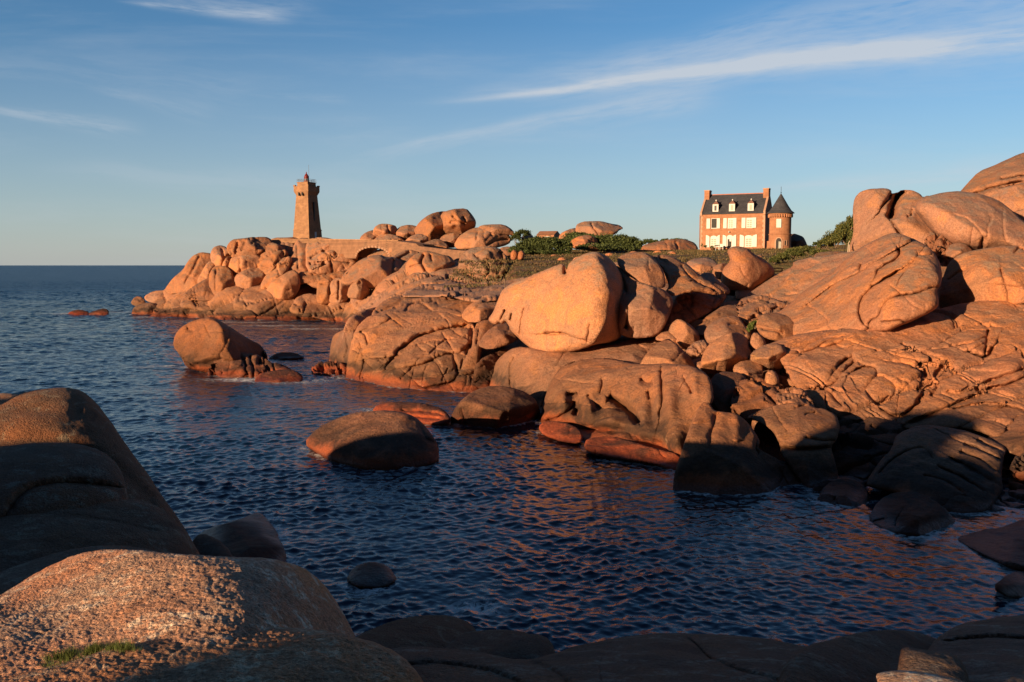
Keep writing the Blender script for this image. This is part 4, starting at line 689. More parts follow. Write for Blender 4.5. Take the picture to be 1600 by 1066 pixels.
N_('sunlit coarse grained boulder in the left foreground', [(-140,1150),(-140,990),(-60,962),(0,932),(60,893),(120,866),(165,859),(215,860),(290,867),(350,871),(420,873),(470,885),(503,910),(530,948),(550,985),(562,1020),(562,1150)], [(100,1066,4.85),(210,862,7.0),(0,935,6.8),(0,1000,5.55),(420,874,6.6),(420,960,5.6),(540,990,6.5),(505,912,7.1)], .22, 1.6, p=.45, s=1.4, rough=.8, lump=.6, grit=.020, tone=(1.5,1.42,1.36))
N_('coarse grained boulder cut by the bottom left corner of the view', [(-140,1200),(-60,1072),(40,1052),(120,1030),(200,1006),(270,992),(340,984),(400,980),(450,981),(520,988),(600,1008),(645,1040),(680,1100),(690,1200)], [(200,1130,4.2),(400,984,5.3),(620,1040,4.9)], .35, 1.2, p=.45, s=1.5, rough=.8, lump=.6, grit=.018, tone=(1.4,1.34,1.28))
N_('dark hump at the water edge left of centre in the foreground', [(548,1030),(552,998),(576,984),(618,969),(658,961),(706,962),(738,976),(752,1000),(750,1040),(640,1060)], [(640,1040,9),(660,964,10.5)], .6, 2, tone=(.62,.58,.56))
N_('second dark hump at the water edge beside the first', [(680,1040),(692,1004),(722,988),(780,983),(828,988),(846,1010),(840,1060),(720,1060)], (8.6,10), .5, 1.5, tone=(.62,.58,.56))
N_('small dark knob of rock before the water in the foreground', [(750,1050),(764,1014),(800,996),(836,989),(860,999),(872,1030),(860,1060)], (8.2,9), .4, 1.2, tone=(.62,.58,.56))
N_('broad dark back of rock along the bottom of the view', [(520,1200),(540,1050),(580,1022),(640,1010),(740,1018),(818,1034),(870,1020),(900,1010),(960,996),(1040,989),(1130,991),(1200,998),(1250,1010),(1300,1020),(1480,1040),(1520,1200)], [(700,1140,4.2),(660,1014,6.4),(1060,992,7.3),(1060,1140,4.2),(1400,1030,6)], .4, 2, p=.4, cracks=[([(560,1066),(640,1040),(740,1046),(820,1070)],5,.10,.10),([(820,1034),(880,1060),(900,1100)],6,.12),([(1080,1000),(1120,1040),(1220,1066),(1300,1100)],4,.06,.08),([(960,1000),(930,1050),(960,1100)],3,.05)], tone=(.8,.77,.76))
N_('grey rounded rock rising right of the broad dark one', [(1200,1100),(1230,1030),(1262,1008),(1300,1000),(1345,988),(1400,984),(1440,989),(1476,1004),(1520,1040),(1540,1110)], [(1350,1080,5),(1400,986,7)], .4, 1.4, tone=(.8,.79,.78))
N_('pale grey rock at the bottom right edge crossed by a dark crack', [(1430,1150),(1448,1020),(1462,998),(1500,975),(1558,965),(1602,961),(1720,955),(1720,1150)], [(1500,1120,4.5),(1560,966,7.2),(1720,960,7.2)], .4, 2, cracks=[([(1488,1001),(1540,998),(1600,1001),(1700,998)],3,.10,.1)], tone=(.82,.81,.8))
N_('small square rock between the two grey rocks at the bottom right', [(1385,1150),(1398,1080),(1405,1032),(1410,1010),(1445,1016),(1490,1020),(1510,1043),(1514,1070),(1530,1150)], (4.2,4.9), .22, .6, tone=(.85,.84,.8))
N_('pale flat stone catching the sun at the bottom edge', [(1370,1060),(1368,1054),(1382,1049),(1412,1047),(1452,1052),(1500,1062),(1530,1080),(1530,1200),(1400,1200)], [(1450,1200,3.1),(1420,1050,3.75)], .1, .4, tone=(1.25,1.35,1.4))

# shore behind and beside the viewpoint: rough ground, and an unseen ridge, its crest shaped to throw the shadow on the bay
def grid_mesh(name, X, Y, Z, mat, **k):
    ny, nx = X.shape; i = np.arange(ny*nx).reshape(ny, nx)
    Fq = np.stack([i[:-1, :-1].ravel(), i[:-1, 1:].ravel(), i[1:, 1:].ravel(), i[1:, :-1].ravel()], 1)
    return mk(name, np.stack([X.ravel(), Y.ravel(), Z.ravel()], 1), Fq, mat, **k)
sx, sy = -math.sin(R(SUN_AZ)), -math.cos(R(SUN_AZ)); qx, qy = -sy, sx        # towards the sun; across it (to the right)
uu = np.linspace(-62, 26, 330); dd = np.linspace(-1, 62, 150)
U, D_ = np.meshgrid(uu, dd); X = U*qx + D_*sx; Y = U*qy + D_*sy
prof = [(-62,0),(-50,2.5),(-45,5.5),(-42.5,7.2),(-40,9.4),(-38.5,10.2),(-36,10.4),(-28.3,10.4),(-25.5,11.0),(-24,11.7),(-22.6,12.2),(-21.6,14.6),(-19,15.0),(-17.5,14.6),(-17.0,13.0),(-16.3,12.62),(-15.6,11.9),(-14.6,11.9),(-13.5,12.3),(-11,12.5),(-8.8,12.4),(-8.2,11.65),(-4.7,11.6),(-4.2,13.2),(-2.3,13.3),(-1.9,12.3),(-1.4,12.3),(-1.0,13.3),(6,13.2),(26,12)]
H = np.interp(U, [a for a, _ in prof], [b_ for _, b_ in prof])
bump_d = np.interp(D_, [-1, 8, 14, 18.5, 20, 21.5, 40, 62], [-.42, -.30, -.2, -.05, 0, -.02, -.05, -.1])
base0 = np.interp(U, [-62, -46, -30, -12, 26], [-2, -1.5, 0.0, 7.2, 7.4])
Zg = np.where(D_ < 20, base0 + (H-base0)*np.clip((D_-12)/8, 0, 1)**2, H + bump_d*6)
PP = np.stack([X.ravel(), Y.ravel(), Zg.ravel()], 1)
keep = np.clip(np.abs(D_-20)/6, 0.0, 1).ravel()
Zg = Zg + (0.9*fbm(PP/3.1, 4, .55, True)*keep + 0.35*fbm(PP/5.0, 3)*keep + .12*fbm(PP/0.9, 2)).reshape(Zg.shape)
cover = (X > -9) & (Y > 1.5)
Zg = np.where((Y > 2.2) & (X > -14), np.minimum(Zg, 7.2-0.62*(Y-2.2)), Zg)
tag(grid_mesh('near_shore_shadow_ridge', X, Y, Zg, M_NEAR, color=(1, 1, 1)), kind='structure')
X, Y = np.meshgrid(np.linspace(-30, 40, 180), np.linspace(-30, 24, 140))
Zs = np.where(Y < 1.0, 7.9, 7.9-0.62*(Y-1.0)-0.9*np.clip((Y-1)/1.2, 0, 1)); Zs = Zs - .35*np.clip(X-6, 0, 30)*(Y > 3)*0.3
PP = np.stack([X.ravel(), Y.ravel(), Zs.ravel()], 1)
Zs = Zs + (0.4*fbm(PP/2.5, 4, .55, True)).reshape(Zs.shape)
lft = np.clip((-5.2-X-(Y-8)*.12)/1.5, 0, 1); lft = lft*lft*(3-2*lft); far_ = np.clip((18.5-Y)/3.5, 0, 1)
ridge = np.interp(Y, [-30, 4, 8, 15, 24], [7.5, 7.3, 7.1, 6.3, 5.5])*far_ + (1-far_)*-2.5
Zs = Zs*(1-lft*(Y > 2.5)) + (ridge + .5*fbm(PP/1.6, 4, .55, True).reshape(Zs.shape))*lft*(Y > 2.5)
tag(grid_mesh('shore_ground', X, Y, Zs-.35, M_NEAR, color=(1, 1, 1)), kind='structure')
# ---------------------------------------------------------------- the sea
def sea():
    ang = np.concatenate([np.linspace(-80, -36, 60)[:-1], np.linspace(-36, 36, 1150), np.linspace(36, 80, 60)[1:]])
    r = np.concatenate([np.geomspace(18, 700, 1750), np.geomspace(710, 45000, 100)])
    A, Rr = np.meshgrid(np.radians(ang), r); X = Rr*np.sin(A); Y = Rr*np.cos(A)
    dx = X.ravel(); dy = Y.ravel(); rr = Rr.ravel(); Z = np.zeros(dx.size); GX = np.zeros(dx.size); GY = np.zeros(dx.size)
    rg = np.random.default_rng(3)
    res = rr*math.log(700/18)/1750
    lam = np.geomspace(0.20, 7.0, 80)
    sub = rr < 720
    for k, L in enumerate(lam):
        th = math.radians(80 + rg.normal()*50); kx, ky = math.cos(th)*2*math.pi/L, math.sin(th)*2*math.pi/L
        amp = 0.0105*L*(0.5+1.0*rg.random())*min(1, (0.62/L))**1.05
        f = np.clip((L/res[sub]-2.2)/3.0, 0, 1)*amp
        if L > 1.3: f = f*(1+np.clip((rr[sub]-70)/110, 0, 2.6))
        phs = kx*dx[sub]+ky*dy[sub]+rg.random()*6.28
        c, s = np.cos(phs), np.sin(phs)
        Z[sub] += f*c; GX[sub] -= f*math.cos(th)*s*0.9; GY[sub] -= f*math.sin(th)*s*0.9
    env = np.clip(0.85+1.3*fbm(np.stack([dx[sub]/9, dy[sub]/5, np.zeros(sub.sum())], 1), 2)+1.0*fbm(np.stack([dx[sub]/40, dy[sub]/24, np.ones(sub.sum())], 1), 2), .25, 1.8)
    damp = np.interp(rr[sub], [9, 30, 60, 300], [0.85, 0.95, 1.1, 1.2])
    lee = 1-.5*np.clip((dx[sub]-2)/12, 0, 1)*np.clip((75-rr[sub])/20, 0, 1); env = env*lee         # calmer in the lee of the right hand shore
    Z[sub] *= env*damp; GX[sub] *= env; GY[sub] *= env
    V = np.stack([dx+GX, dy+GY, Z - rr*rr/(2*6.37e6)*0], 1)
    ny, nx = X.shape; i = np.arange(ny*nx).reshape(ny, nx)
    Fq = np.stack([i[:-1, :-1].ravel(), i[:-1, 1:].ravel(), i[1:, 1:].ravel(), i[1:, :-1].ravel()], 1)[:, ::-1]
    o = mk('sea', V, Fq, M_SEA); tag(o, kind='structure')
    msk = np.zeros((len(V), 3), np.float32)
    # shallows over brown weed, and foam round the rocks that are awash
    for (px, py, ra, am) in [(600,618,6,.8),(680,640,7,.9),(760,690,6,.5),(330,610,6,.5),(950,730,5,.6),(1100,800,6,.5),(1400,850,6,.6),(1560,830,5,.7),(450,520,9,.5)]:
        Yc = ydist(px, py); c = W(px, py, Yc); d = np.hypot(V[:, 0]-c[0], V[:, 1]-c[1]); msk[:, 0] = np.maximum(msk[:, 0], am*np.exp(-(d/ra)**2))
    for (px, py, rx, ry, am) in [(385,594,2.8,1.1,1.6),(372,593,2.4,.8,1.5),(455,597,2.6,1.6,.75),(490,594,2.0,1.2,.6),(250,572,2.6,.5,.85),(285,574,1.0,.7,.7),(230,574,2.0,.5,.6),(590,640,1.4,.9,.7),(700,656,.7,1.3,.9),(712,662,.8,.6,.7),
                                 (530,590,1.2,.8,.6),(105,490,3.0,2.0,.9),(185,488,5,2.5,.6),(130,492,5,1.5,.5),(230,496,4,2,.7),(360,504,9,1.6,.7),(430,509,8,1.6,.6),(500,514,7,1.6,.7),(310,502,5,1.5,.6),(740,948,.9,.45,.85),(765,955,.7,.35,.6),(1500,845,.8,.5,.5),(1565,880,.8,.6,.7),(1570,905,.7,.6,.7),(1590,885,1,.4,.6),(480,700,.9,.8,.35)]:
        Yc = ydist(px, py); c = W(px, py, Yc); d = ((V[:, 0]-c[0])/rx)**2+((V[:, 1]-c[1])/ry)**2; msk[:, 1] = np.maximum(msk[:, 1], am*np.exp(-d))
    # thin wash along every rock that meets the water
    cs = 0.3; pts = []
    for ro in ROCKS:
        if ro.get('kind') == 'structure': pass
        n_ = len(ro.data.vertices); co = np.empty(n_*3, np.float32); ro.data.vertices.foreach_get('co', co); co = co.reshape(-1, 3)+np.array(ro.location)
        k = np.abs(co[:, 2]-.03) < .10
        if k.any(): pts.append(co[k][:, :2])
    pts = np.vstack(pts); key = lambda a, sx_=0, sy_=0: (np.floor(a[:, 0]/cs).astype(np.int64)+sx_)*100003+np.floor(a[:, 1]/cs).astype(np.int64)+sy_
    ks = np.unique(key(pts)); nz = fbm(np.stack([V[:, 0]/2.2, V[:, 1]/2.2, np.zeros(len(V))], 1), 3)
    near = np.isin(key(V), ks); near2 = near.copy()
    for ax_, ay_ in ((1,0),(-1,0),(0,1),(0,-1)): near2 |= np.isin(key(V, ax_, ay_), ks)
    wash = np.where(near, .85, np.where(near2, .6, 0))*np.clip(0.5+2.6*nz, 0, 1); msk[:, 1] = np.maximum(msk[:, 1], wash)
    at = o.data.attributes.new('mask', 'FLOAT_VECTOR', 'POINT'); at.data.foreach_set('vector', msk.ravel())
sea()
# ---------------------------------------------------------------- heath plateau
def heath_ground():
    pts = [(780,400,150),(820,402,140),(860,425,112),(800,438,108),(900,398,150),(960,396,160),(1000,392,170),(1060,392,172),(1092,391,168),(1000,410,112),(1100,412,112),(1140,410,112),(1150,390,160),(1200,388,158),(1240,386,160),(1290,388,150),
           (1330,392,130),(1210,412,105),(1270,404,100),(1400,392,140),(1500,380,150),(1660,370,160),(700,388,190),(620,384,200),(560,384,210)]
    Wp = np.array([W(a, b_, c) for a, b_, c in pts])
    ext = [(-40,235,6),(40,235,11.5),(90,240,12.5),(150,240,13),(120,120,14),(-20,215,13),(20,210,13.2),(60,210,12.5)]
    Wp = np.vstack([Wp, ext]); n = len(Wp); S = 60.0
    q = Wp[:, :2]/S; Uf = lambda r2: 0.5*r2*np.log(r2+1e-9)
    K = Uf(((q[:, None]-q[None])**2).sum(-1)) + 3e-3*np.eye(n); Pm = np.hstack([np.ones((n, 1)), q]); M = np.zeros((n+3, n+3)); M[:n, :n] = K; M[:n, n:] = Pm; M[n:, :n] = Pm.T
    s = np.linalg.solve(M, np.concatenate([Wp[:, 2], np.zeros(3)]))
    def Hf(x, y):
        x = np.asarray(x, float)/S; y = np.asarray(y, float)/S; o = s[n]+s[n+1]*x+s[n+2]*y
        for k in range(n): o = o + s[k]*Uf((x-q[k, 0])**2+(y-q[k, 1])**2)
        return o
    X, Y = np.meshgrid(np.linspace(-45, 150, 560), np.linspace(96, 245, 420)); Z = Hf(X, Y)
    X1 = X; edge = np.clip((Y-96)/6, 0, 1)
    left = np.interp(Y, [96, 112, 140, 155, 172, 245], [8, 0, 1, -2, -18, -30]); Z = Z - np.clip((left-X)/2, 0, 6)**1.3*3
    PP = np.stack([X.ravel(), Y.ravel(), Z.ravel()*0], 1)
    Z = Z + (0.30*fbm(PP/4.5, 4)+.12*fbm(PP/0.8, 2)).reshape(Z.shape) - (1-edge)*1.5
    tag(grid_mesh('heath_ground', X, Y, Z, M_HEATH), kind='structure')
    return Hf
HF = heath_ground()
def at(px, Y, dz=0.0):
    x = (px-CX)/F*Y; 
    return np.array([x, Y, float(HF(x, Y))+dz])
def blades(name, P, hgt, wid, mat, lean=.5, **k):
    """upright grass blades at the points P"""
    n = len(P); a = rng.random(n)*6.283; h = hgt*(0.5+rng.random(n)); w_ = wid*(0.6+0.8*rng.random(n))
    dx = np.cos(a)*w_; dy = np.sin(a)*w_; lx = rng.normal(size=n)*lean*h; ly = rng.normal(size=n)*lean*h
    V = np.empty((n, 3, 3)); V[:, 0] = P+np.stack([dx, dy, -0.05+0*dx], 1); V[:, 1] = P-np.stack([dx, dy, 0.05+0*dx], 1); V[:, 2] = P+np.stack([lx, ly, h], 1)
    o = mk(name, V.reshape(-1, 3), np.arange(n*3).reshape(n, 3), mat, smooth=False); tag(o, **k); return o
n = 60000; gx_ = rng.uniform(-8, 75, n); gy_ = rng.uniform(100, 185, n); kk = fbm(np.stack([gx_/5, gy_/5, gx_*0], 1), 3) > -0.05
gx_ = gx_[kk]; gy_ = gy_[kk]
blades('dry_grass', np.stack([gx_, gy_, HF(gx_, gy_)], 1), .20, .09, M_GRASS, kind='stuff', label='dry grass and heather covering the turf below the house', cat='grass')

# ---------------------------------------------------------------- small solid builder
class MB:
    def __init__(s): s.V = []; s.F = []
    def add(s, V, Fs):
        o = len(s.V); s.V += [tuple(v) for v in V]; s.F += [tuple(i+o for i in f) for f in Fs]; return s
    def box(s, x0, x1, y0, y1, z0, z1):
        return s.add([(x0,y0,z0),(x1,y0,z0),(x1,y1,z0),(x0,y1,z0),(x0,y0,z1),(x1,y0,z1),(x1,y1,z1),(x0,y1,z1)], [(0,3,2,1),(4,5,6,7),(0,1,5,4),(1,2,6,5),(2,3,7,6),(3,0,4,7)])
    def frus(s, cx, cy, a0, a1, z0, z1, n=4, rot=math.pi/4, cap=True):
        V = [(cx+a0*math.cos(rot+2*math.pi*k/n), cy+a0*math.sin(rot+2*math.pi*k/n), z0) for k in range(n)]+[(cx+a1*math.cos(rot+2*math.pi*k/n), cy+a1*math.sin(rot+2*math.pi*k/n), z1) for k in range(n)]
        Fs = [(k, (k+1) % n, (k+1) % n+n, k+n) for k in range(n)]
        if cap: Fs += [tuple(range(n))[::-1], tuple(range(n, 2*n))]
        return s.add(V, Fs)
    def lathe(s, cx, cy, prof, n=32):
        for (r0, z0), (r1, z1) in zip(prof[:-1], prof[1:]): s.frus(cx, cy, max(r0, .001), max(r1, .001), z0, z1, n, 0, False)
        return s
    def poly(s, pts, y0, y1):
        """extrude an x-z outline from y0 to y1"""
        n = len(pts); V = [(x, y0, z) for x, z in pts]+[(x, y1, z) for x, z in pts]
        Fs = [tuple(range(n)), tuple(range(n, 2*n))[::-1]]+[(k+n, (k+1) % n+n, (k+1) % n, k) for k in range(n)]
        return s.add(V, Fs)
    def tube(s, a, b_, r, n=6):
        a = Vector(a); b_ = Vector(b_); d = (b_-a).normalized(); u = d.orthogonal().normalized(); v = d.cross(u)
        V = [tuple(p+u*r*math.cos(6.283*k/n)+v*r*math.sin(6.283*k/n)) for p in (a, b_) for k in range(n)]
        return s.add(V, [(k, (k+1) % n, (k+1) % n+n, k+n) for k in range(n)]+[tuple(range(n))[::-1], tuple(range(n, 2*n))])
    def build(s, name, mat, parent=None, smooth=False, origin=None, **k):
        o = mk(name, s.V, s.F, mat, parent, smooth, origin)
        bm = bmesh.new(); bm.from_mesh(o.data); bmesh.ops.recalc_face_normals(bm, faces=bm.faces); bm.to_mesh(o.data); bm.free()
        if k: tag(o, **k)
        return o
def arch(x0, x1, z0, zs, rise, n=8, off=0.0):
    """outline of an arched opening"""
    c = (x0+x1)/2; h = (x1-x0)/2+off
    return [(x0-off, z0), (x1+off, z0)]+[(c+h*math.cos(math.pi*k/n), zs+(rise+off)*math.sin(math.pi*k/n)) for k in range(n+1)]

# ---------------------------------------------------------------- lighthouse
LP = W(483, 373.5, 197.0)
lh = empty('lighthouse', LP-np.array([0, 0, .3]), R(-26), label='square tapering pink granite lighthouse with a red lantern on the rocky headland', cat='lighthouse')
# the tower's lit face looks 26 degrees left of the viewpoint, its door face to the right
S2 = math.sqrt(2)
def sq(mb, a0, a1, z0, z1): return mb.frus(-2.1, 2.1, a0*S2, a1*S2, z0, z1)
t = MB(); sq(t, 2.32, 2.16, -1.0, 2.2); sq(t, 2.24, 2.18, 2.2, 2.45); sq(t, 2.10, 1.62, 2.45, 9.9); sq(t, 1.62, 1.98, 9.9, 10.7); sq(t, 1.98, 1.98, 10.7, 11.85)
for gx_, gy_ in ((-1, -1), (1, -1), (-1, 1), (1, 1)): t.box(-2.1+gx_*1.80-.24, -2.1+gx_*1.80+.24, 2.1+gy_*1.80-.24, 2.1+gy_*1.80+.24, 11.8, 12.1)
body = t.build('tower', M_TOWER, lh)
t = MB(); sq(t, 1.45, 1.40, 11.85, 12.62); sq(t, 1.52, 1.52, 12.62, 12.76); lant = t.build('lantern_base', M_TOWER, lh)
for x in (-2.7, -1.75):   # two narrow slits in the seaward face
    MB().poly(arch(x-.14, x+.14, 9.75, 10.35, .16), .0, .52).build('window', M_DARK, lh)
d = MB(); 
for k in range(1): d.box(.05, .16, 1.8, 2.4, -.2, 1.9)
dr = d.build('door', plain('pale_blue_door', (.42, .48, .55), .5), lh, smooth=False)
MB().box(.0, .10, 1.45, 2.75, -.2, 2.15).build('door_surround', M_TOWER, lh)
MB().box(-.42, -.12, 1.9, 2.3, 3.2, 8.4).build('window', M_DARK, lh)
rl = MB(); 
for a, b_ in (((-1.45,-1.45),(1.45,-1.45)), ((1.45,-1.45),(1.45,1.45)), ((1.45,1.45),(-1.45,1.45)), ((-1.45,1.45),(-1.45,-1.45))):
    A = (-2.1+a[0], 2.1+a[1]); B_ = (-2.1+b_[0], 2.1+b_[1])
    for zz in (13.4, 13.1): rl.tube((*A, zz), (*B_, zz), .025)
    for k in range(5):
        p = (A[0]+(B_[0]-A[0])*k/5, A[1]+(B_[1]-A[1])*k/5); rl.tube((*p, 12.7), (*p, 13.4), .03)
rl.build('railing', M_METAL, lh)
ln = MB().lathe(-2.1, 2.1, [(.5, 12.7), (.5, 13.7), (.56, 13.75), (.5, 14.1), (.28, 14.5), (.12, 14.7), (.1, 14.95), (.02, 15.1)], 16).build('lantern', M_RED, lh, smooth=False)
MB().lathe(-2.1, 2.1, [(.4, 13.2), (.515, 13.22), (.515, 13.55), (.4, 13.6)], 16).build('lantern_glass', M_GLASS, ln)
MB().tube((-1.6, 2.3, 12.7), (-1.6, 2.3, 16.6), .03).build('antenna', M_METAL, lh)

# ---------------------------------------------------------------- causeway and bridge to the lighthouse
cw = empty('stone_bridge', W(580, 400, 178), 0, label='stone causeway with an arched bridge leading to the lighthouse', cat='bridge')
cwo = np.array(cw.location)
def wall_strip(name, tops, bots, thick, mat, parent, n=60):
    """a wall whose top and foot run through world points"""
    tops = np.array(tops); bots = np.array(bots); m = len(tops); V = []; 
    nrm = np.zeros((m, 3)); tg = np.gradient(tops[:, :2], axis=0); nrm[:, 0] = -tg[:, 1]; nrm[:, 1] = tg[:, 0]; nrm /= np.linalg.norm(nrm, axis=1)[:, None]
    nrm *= np.sign(nrm[:, 1:2]+1e-9)
    V = np.vstack([bots, tops, tops+nrm*thick, bots+nrm*thick]); Fs = []
    for k in range(m-1):
        for r in range(3): Fs.append((r*m+k, r*m+k+1, (r+1)*m+k+1, (r+1)*m+k))
    Fs += [(0, m, 2*m, 3*m), (m-1, 2*m-1, 3*m-1, 4*m-1)]
    o = mk(name, V-cwo, Fs, mat, parent, False); return o
xs = np.concatenate([np.linspace(500, 556, 8), np.linspace(557, 607, 27), np.linspace(608, 655, 8)])
topy = np.interp(xs, [500, 560, 620, 640, 655], [374, 374.5, 376, 380, 382]); Yw = np.interp(xs, [500, 655], [191, 166])
boty = np.where((xs >= 557) & (xs <= 607), 401-14.5*np.sqrt(np.clip(1-((xs-582)/25)**2, 0, 1)), 404)
wall_strip('arch_wall', W(xs, topy, Yw), W(xs, boty, Yw), 3.4, M_WALL, cw)
for k in range(15):
    vs = MB()
    a = math.pi*(k+.5)/15; x_ = 582+26.5*math.cos(a); y_ = 401-16*math.sin(a); x2 = 582+23.5*math.cos(a); y2 = 401-12.7*math.sin(a); Yc = float(np.interp(x_, [500, 655], [191, 166]))-.12
    da = .075; pts = []
    for (rx, ry) in ((27.6, 17.2), (24.6, 13.9)):
        for s_ in ((-1, 1) if rx > 26 else (1, -1)): pts.append(W(582+rx*math.cos(a+s_*da), 401-ry*math.sin(a+s_*da), Yc)-cwo)
    pts2 = [p+np.array([0, .5, 0]) for p in pts]; vs.add(pts+pts2, [(0,1,2,3),(4,7,6,5),(0,4,5,1),(1,5,6,2),(2,6,7,3),(3,7,4,0)])
    vs.build('voussoir', M_QUOIN, cw)
xs = np.linspace(498, 622, 20); Yw = np.interp(xs, [500, 655], [191, 166])-.15
wall_strip('parapet_coping', W(xs, np.interp(xs, [498, 622], [373.2, 375.2]), Yw), W(xs, np.interp(xs, [498, 622], [374.6, 376.6]), Yw), .9, M_TOWER, cw)
w2 = empty('dry_stone_wall', W(690, 400, 160), 0, label='dry stone retaining wall running from the bridge towards the heath', cat='wall'); cwo = np.array(w2.location)
xs = np.linspace(612, 735, 24)
wall_strip('wall_face', W(xs, np.interp(xs, [612, 650, 655, 690, 735], [376, 380.5, 385, 389, 393]), np.interp(xs, [612, 735], [172, 150])), W(xs, np.interp(xs, [612, 735], [402, 410]), np.interp(xs, [612, 735], [170, 148])), 1.2, M_WALL, w2)
p1 = empty('stone_platform', W(455, 375, 198), 0, label='low stone platform wall at the foot of the lighthouse', cat='wall'); cwo = np.array(p1.location)
xs = np.linspace(424, 503, 12)
wall_strip('platform_wall', W(xs, 373.2+0*xs, np.interp(xs, [424, 503], [197, 192])), W(xs, 380+0*xs, np.interp(xs, [424, 503], [196, 191])), 9, M_TOWER, p1)

# ---------------------------------------------------------------- the house
HY = 160.0; HP = W(1093.5, 387.5, HY); hz = HP[2]
m = HY/F                      # metres per photo pixel at the house
HROT = R(-26.0)
FW = 97.5*m*math.cos(R(12))/1.0/ (math.cos(R(12))**2)*0.985   # facade width
DP = 7.2; EH = 54.2*m; RH = 84*m
house = empty('granite_house', (HP[0], HP[1], hz-.2), HROT, label='two storey pink granite house with slate roof and white shutters', cat='house')
wl = MB(); wl.box(0, FW, 0, DP, -1.5, EH)
wl.add([(0,0,EH),(0,DP,EH),(0,DP/2,RH),(FW,0,EH),(FW,DP,EH),(FW,DP/2,RH)], [(0,1,2),(3,5,4),(0,2,5,3),(1,4,5,2)])
wall = wl.build('wall', M_BRICKWALL, house)
for x in (0, FW):
    sgn = 1 if x == 0 else -1; pts = [(x-sgn*.02, .1)]
    for k in range(14):
        l = .42 if k % 2 else .26; pts += [(x+sgn*l, .1+k*.40), (x+sgn*l, .1+(k+1)*.40)]
    pts.append((x-sgn*.02, .1+14*.40)); MB().poly(pts, -.02, .30).build('quoin_strip', M_QUOIN, wall)
MB().box(-.05, FW+.05, -.10, .05, EH-.16, EH+.02).build('cornice', M_QUOIN, wall)
sl = (RH-EH)/(DP/2); e = .12
rf = MB()
for sgn in (0, 1):
    y0, y1 = (-.18, DP/2) if sgn == 0 else (DP+.18, DP/2)
    z0 = EH-.18*sl+e; z1 = RH+e
    rf.add([(.28,y0,z0),(FW-.28,y0,z0),(FW-.28,y1,z1),(.28,y1,z1),(.28,y0,z0-.1),(FW-.28,y0,z0-.1),(FW-.28,y1,z1-.1),(.28,y1,z1-.1)], [(0,1,2,3),(7,6,5,4),(0,4,5,1),(1,5,6,2),(2,6,7,3),(3,7,4,0)])
roof = rf.build('roof', M_SLATE, house)
MB().tube((.3, DP/2, RH+e+.02), (FW-.3, DP/2, RH+e+.02), .09).build('ridge_tiles', plain('terracotta', (.42, .17, .12)), roof)
gp = MB()
for x0, x1 in ((-.04, .30), (FW-.30, FW+.04)):
    gp.poly([(0, 0)]*0 or [(x0, 0), (x1, 0), (x1, .01), (x0, .01)], -5.001, -5.0) if False else None
    for y0, y1 in ((-.12, DP/2), (DP+.12, DP/2)):
        z0 = EH-.12*sl+.06; z1 = RH+.06
        gp.add([(x0,y0,z0-.3),(x1,y0,z0-.3),(x1,y1,z1-.3),(x0,y1,z1-.3),(x0,y0,z0+.26),(x1,y0,z0+.26),(x1,y1,z1+.26),(x0,y1,z1+.26)], [(0,3,2,1),(4,5,6,7),(0,1,5,4),(1,2,6,5),(2,3,7,6),(3,0,4,7)])
    gp.build('gable_coping', M_QUOIN, roof); gp = MB()
for x0, x1 in ((-.02, .86), (FW-.90, FW+.02)):
    c = MB().box(x0, x1, DP/2-.95, DP/2+.75, RH-1.6, RH+.78); ch = c.build('chimney', M_BRICKWALL, roof)
    MB().box(x0-.07, x1+.07, DP/2-1.02, DP/2+.82, RH+.78, RH+.92).build('chimney_cap', M_QUOIN, roof)
def window(x, z, wd, hg, arched=False, open_=False, panes=(2, 4), parent=None):
    par = parent or house; f = MB()
    if not open_:
        if arched: f.poly(arch(x-wd/2, x+wd/2, z, z+hg-.35, .35), -.06, .06)
        else: f.box(x-wd/2, x+wd/2, -.06, .06, z, z+hg)
        fr = f.build('window', M_WHITE, par)
        g = MB(); nx_, nz_ = panes; cw_ = (wd-.30)/nx_; hh = (hg-.35-(.25 if arched else 0))/nz_
        for i in range(nx_):
            for j in range(nz_):
                gx0 = x-wd/2+.12+i*(cw_+.05); g.box(gx0+.04, gx0+cw_-.02, -.085, -.055, z+.12+j*hh, z+.12+(j+1)*hh-.11)
        g.build('pane', M_CURT, fr)
        MB().box(x-wd/2-.08, x+wd/2+.08, -.14, .02, z-.12, z-.003).build('sill', M_QUOIN, fr)
        return fr
    f.box(x-wd/2-.06, x-wd/2, -.07, .02, z, z+hg).box(x+wd/2, x+wd/2+.06, -.07, .02, z, z+hg).box(x-wd/2-.06, x+wd/2+.06, -.07, .02, z+hg, z+hg+.07).box(x-wd/2-.06, x+wd/2+.06, -.14, .02, z-.12, z)
    fr = f.build('window', M_WHITE, par); MB().box(x-wd/2, x+wd/2, -.03, .02, z, z+hg).build('dark_opening', M_DARK, fr); return fr
M_CURT = plain('curtained_pane', (.30, .26, .21), .35, .1)
def shutter(x0, x1, z, hg, curved=0):
    s_ = MB()
    if curved:   # the top is scooped towards the window
        top = [(x1, z+hg), (x0, z+hg)] ; n_ = 6
        tp = [((x0+(x1-x0)*k/n_), z+hg-.28*((k/n_) if curved > 0 else 1-(k/n_))**2) for k in range(n_, -1, -1)]
        s_.poly([(x0, z), (x1, z)]+tp, -.13, -.07)
    else: s_.box(x0, x1, -.13, -.07, z, z+hg)
    for f_ in (.06, .5, .94): s_.box(x0+.03, x1-.03, -.155, -.125, z+hg*f_*.92, z+hg*f_*.92+.06)
    return s_.build('shutter', M_WHITE, house)
k_ = FW/96.0                    # facade metres per photo pixel
def fx(px): return (px-1093.8)*k_
def fz(py): return (387.5-py)*m+.2-.0
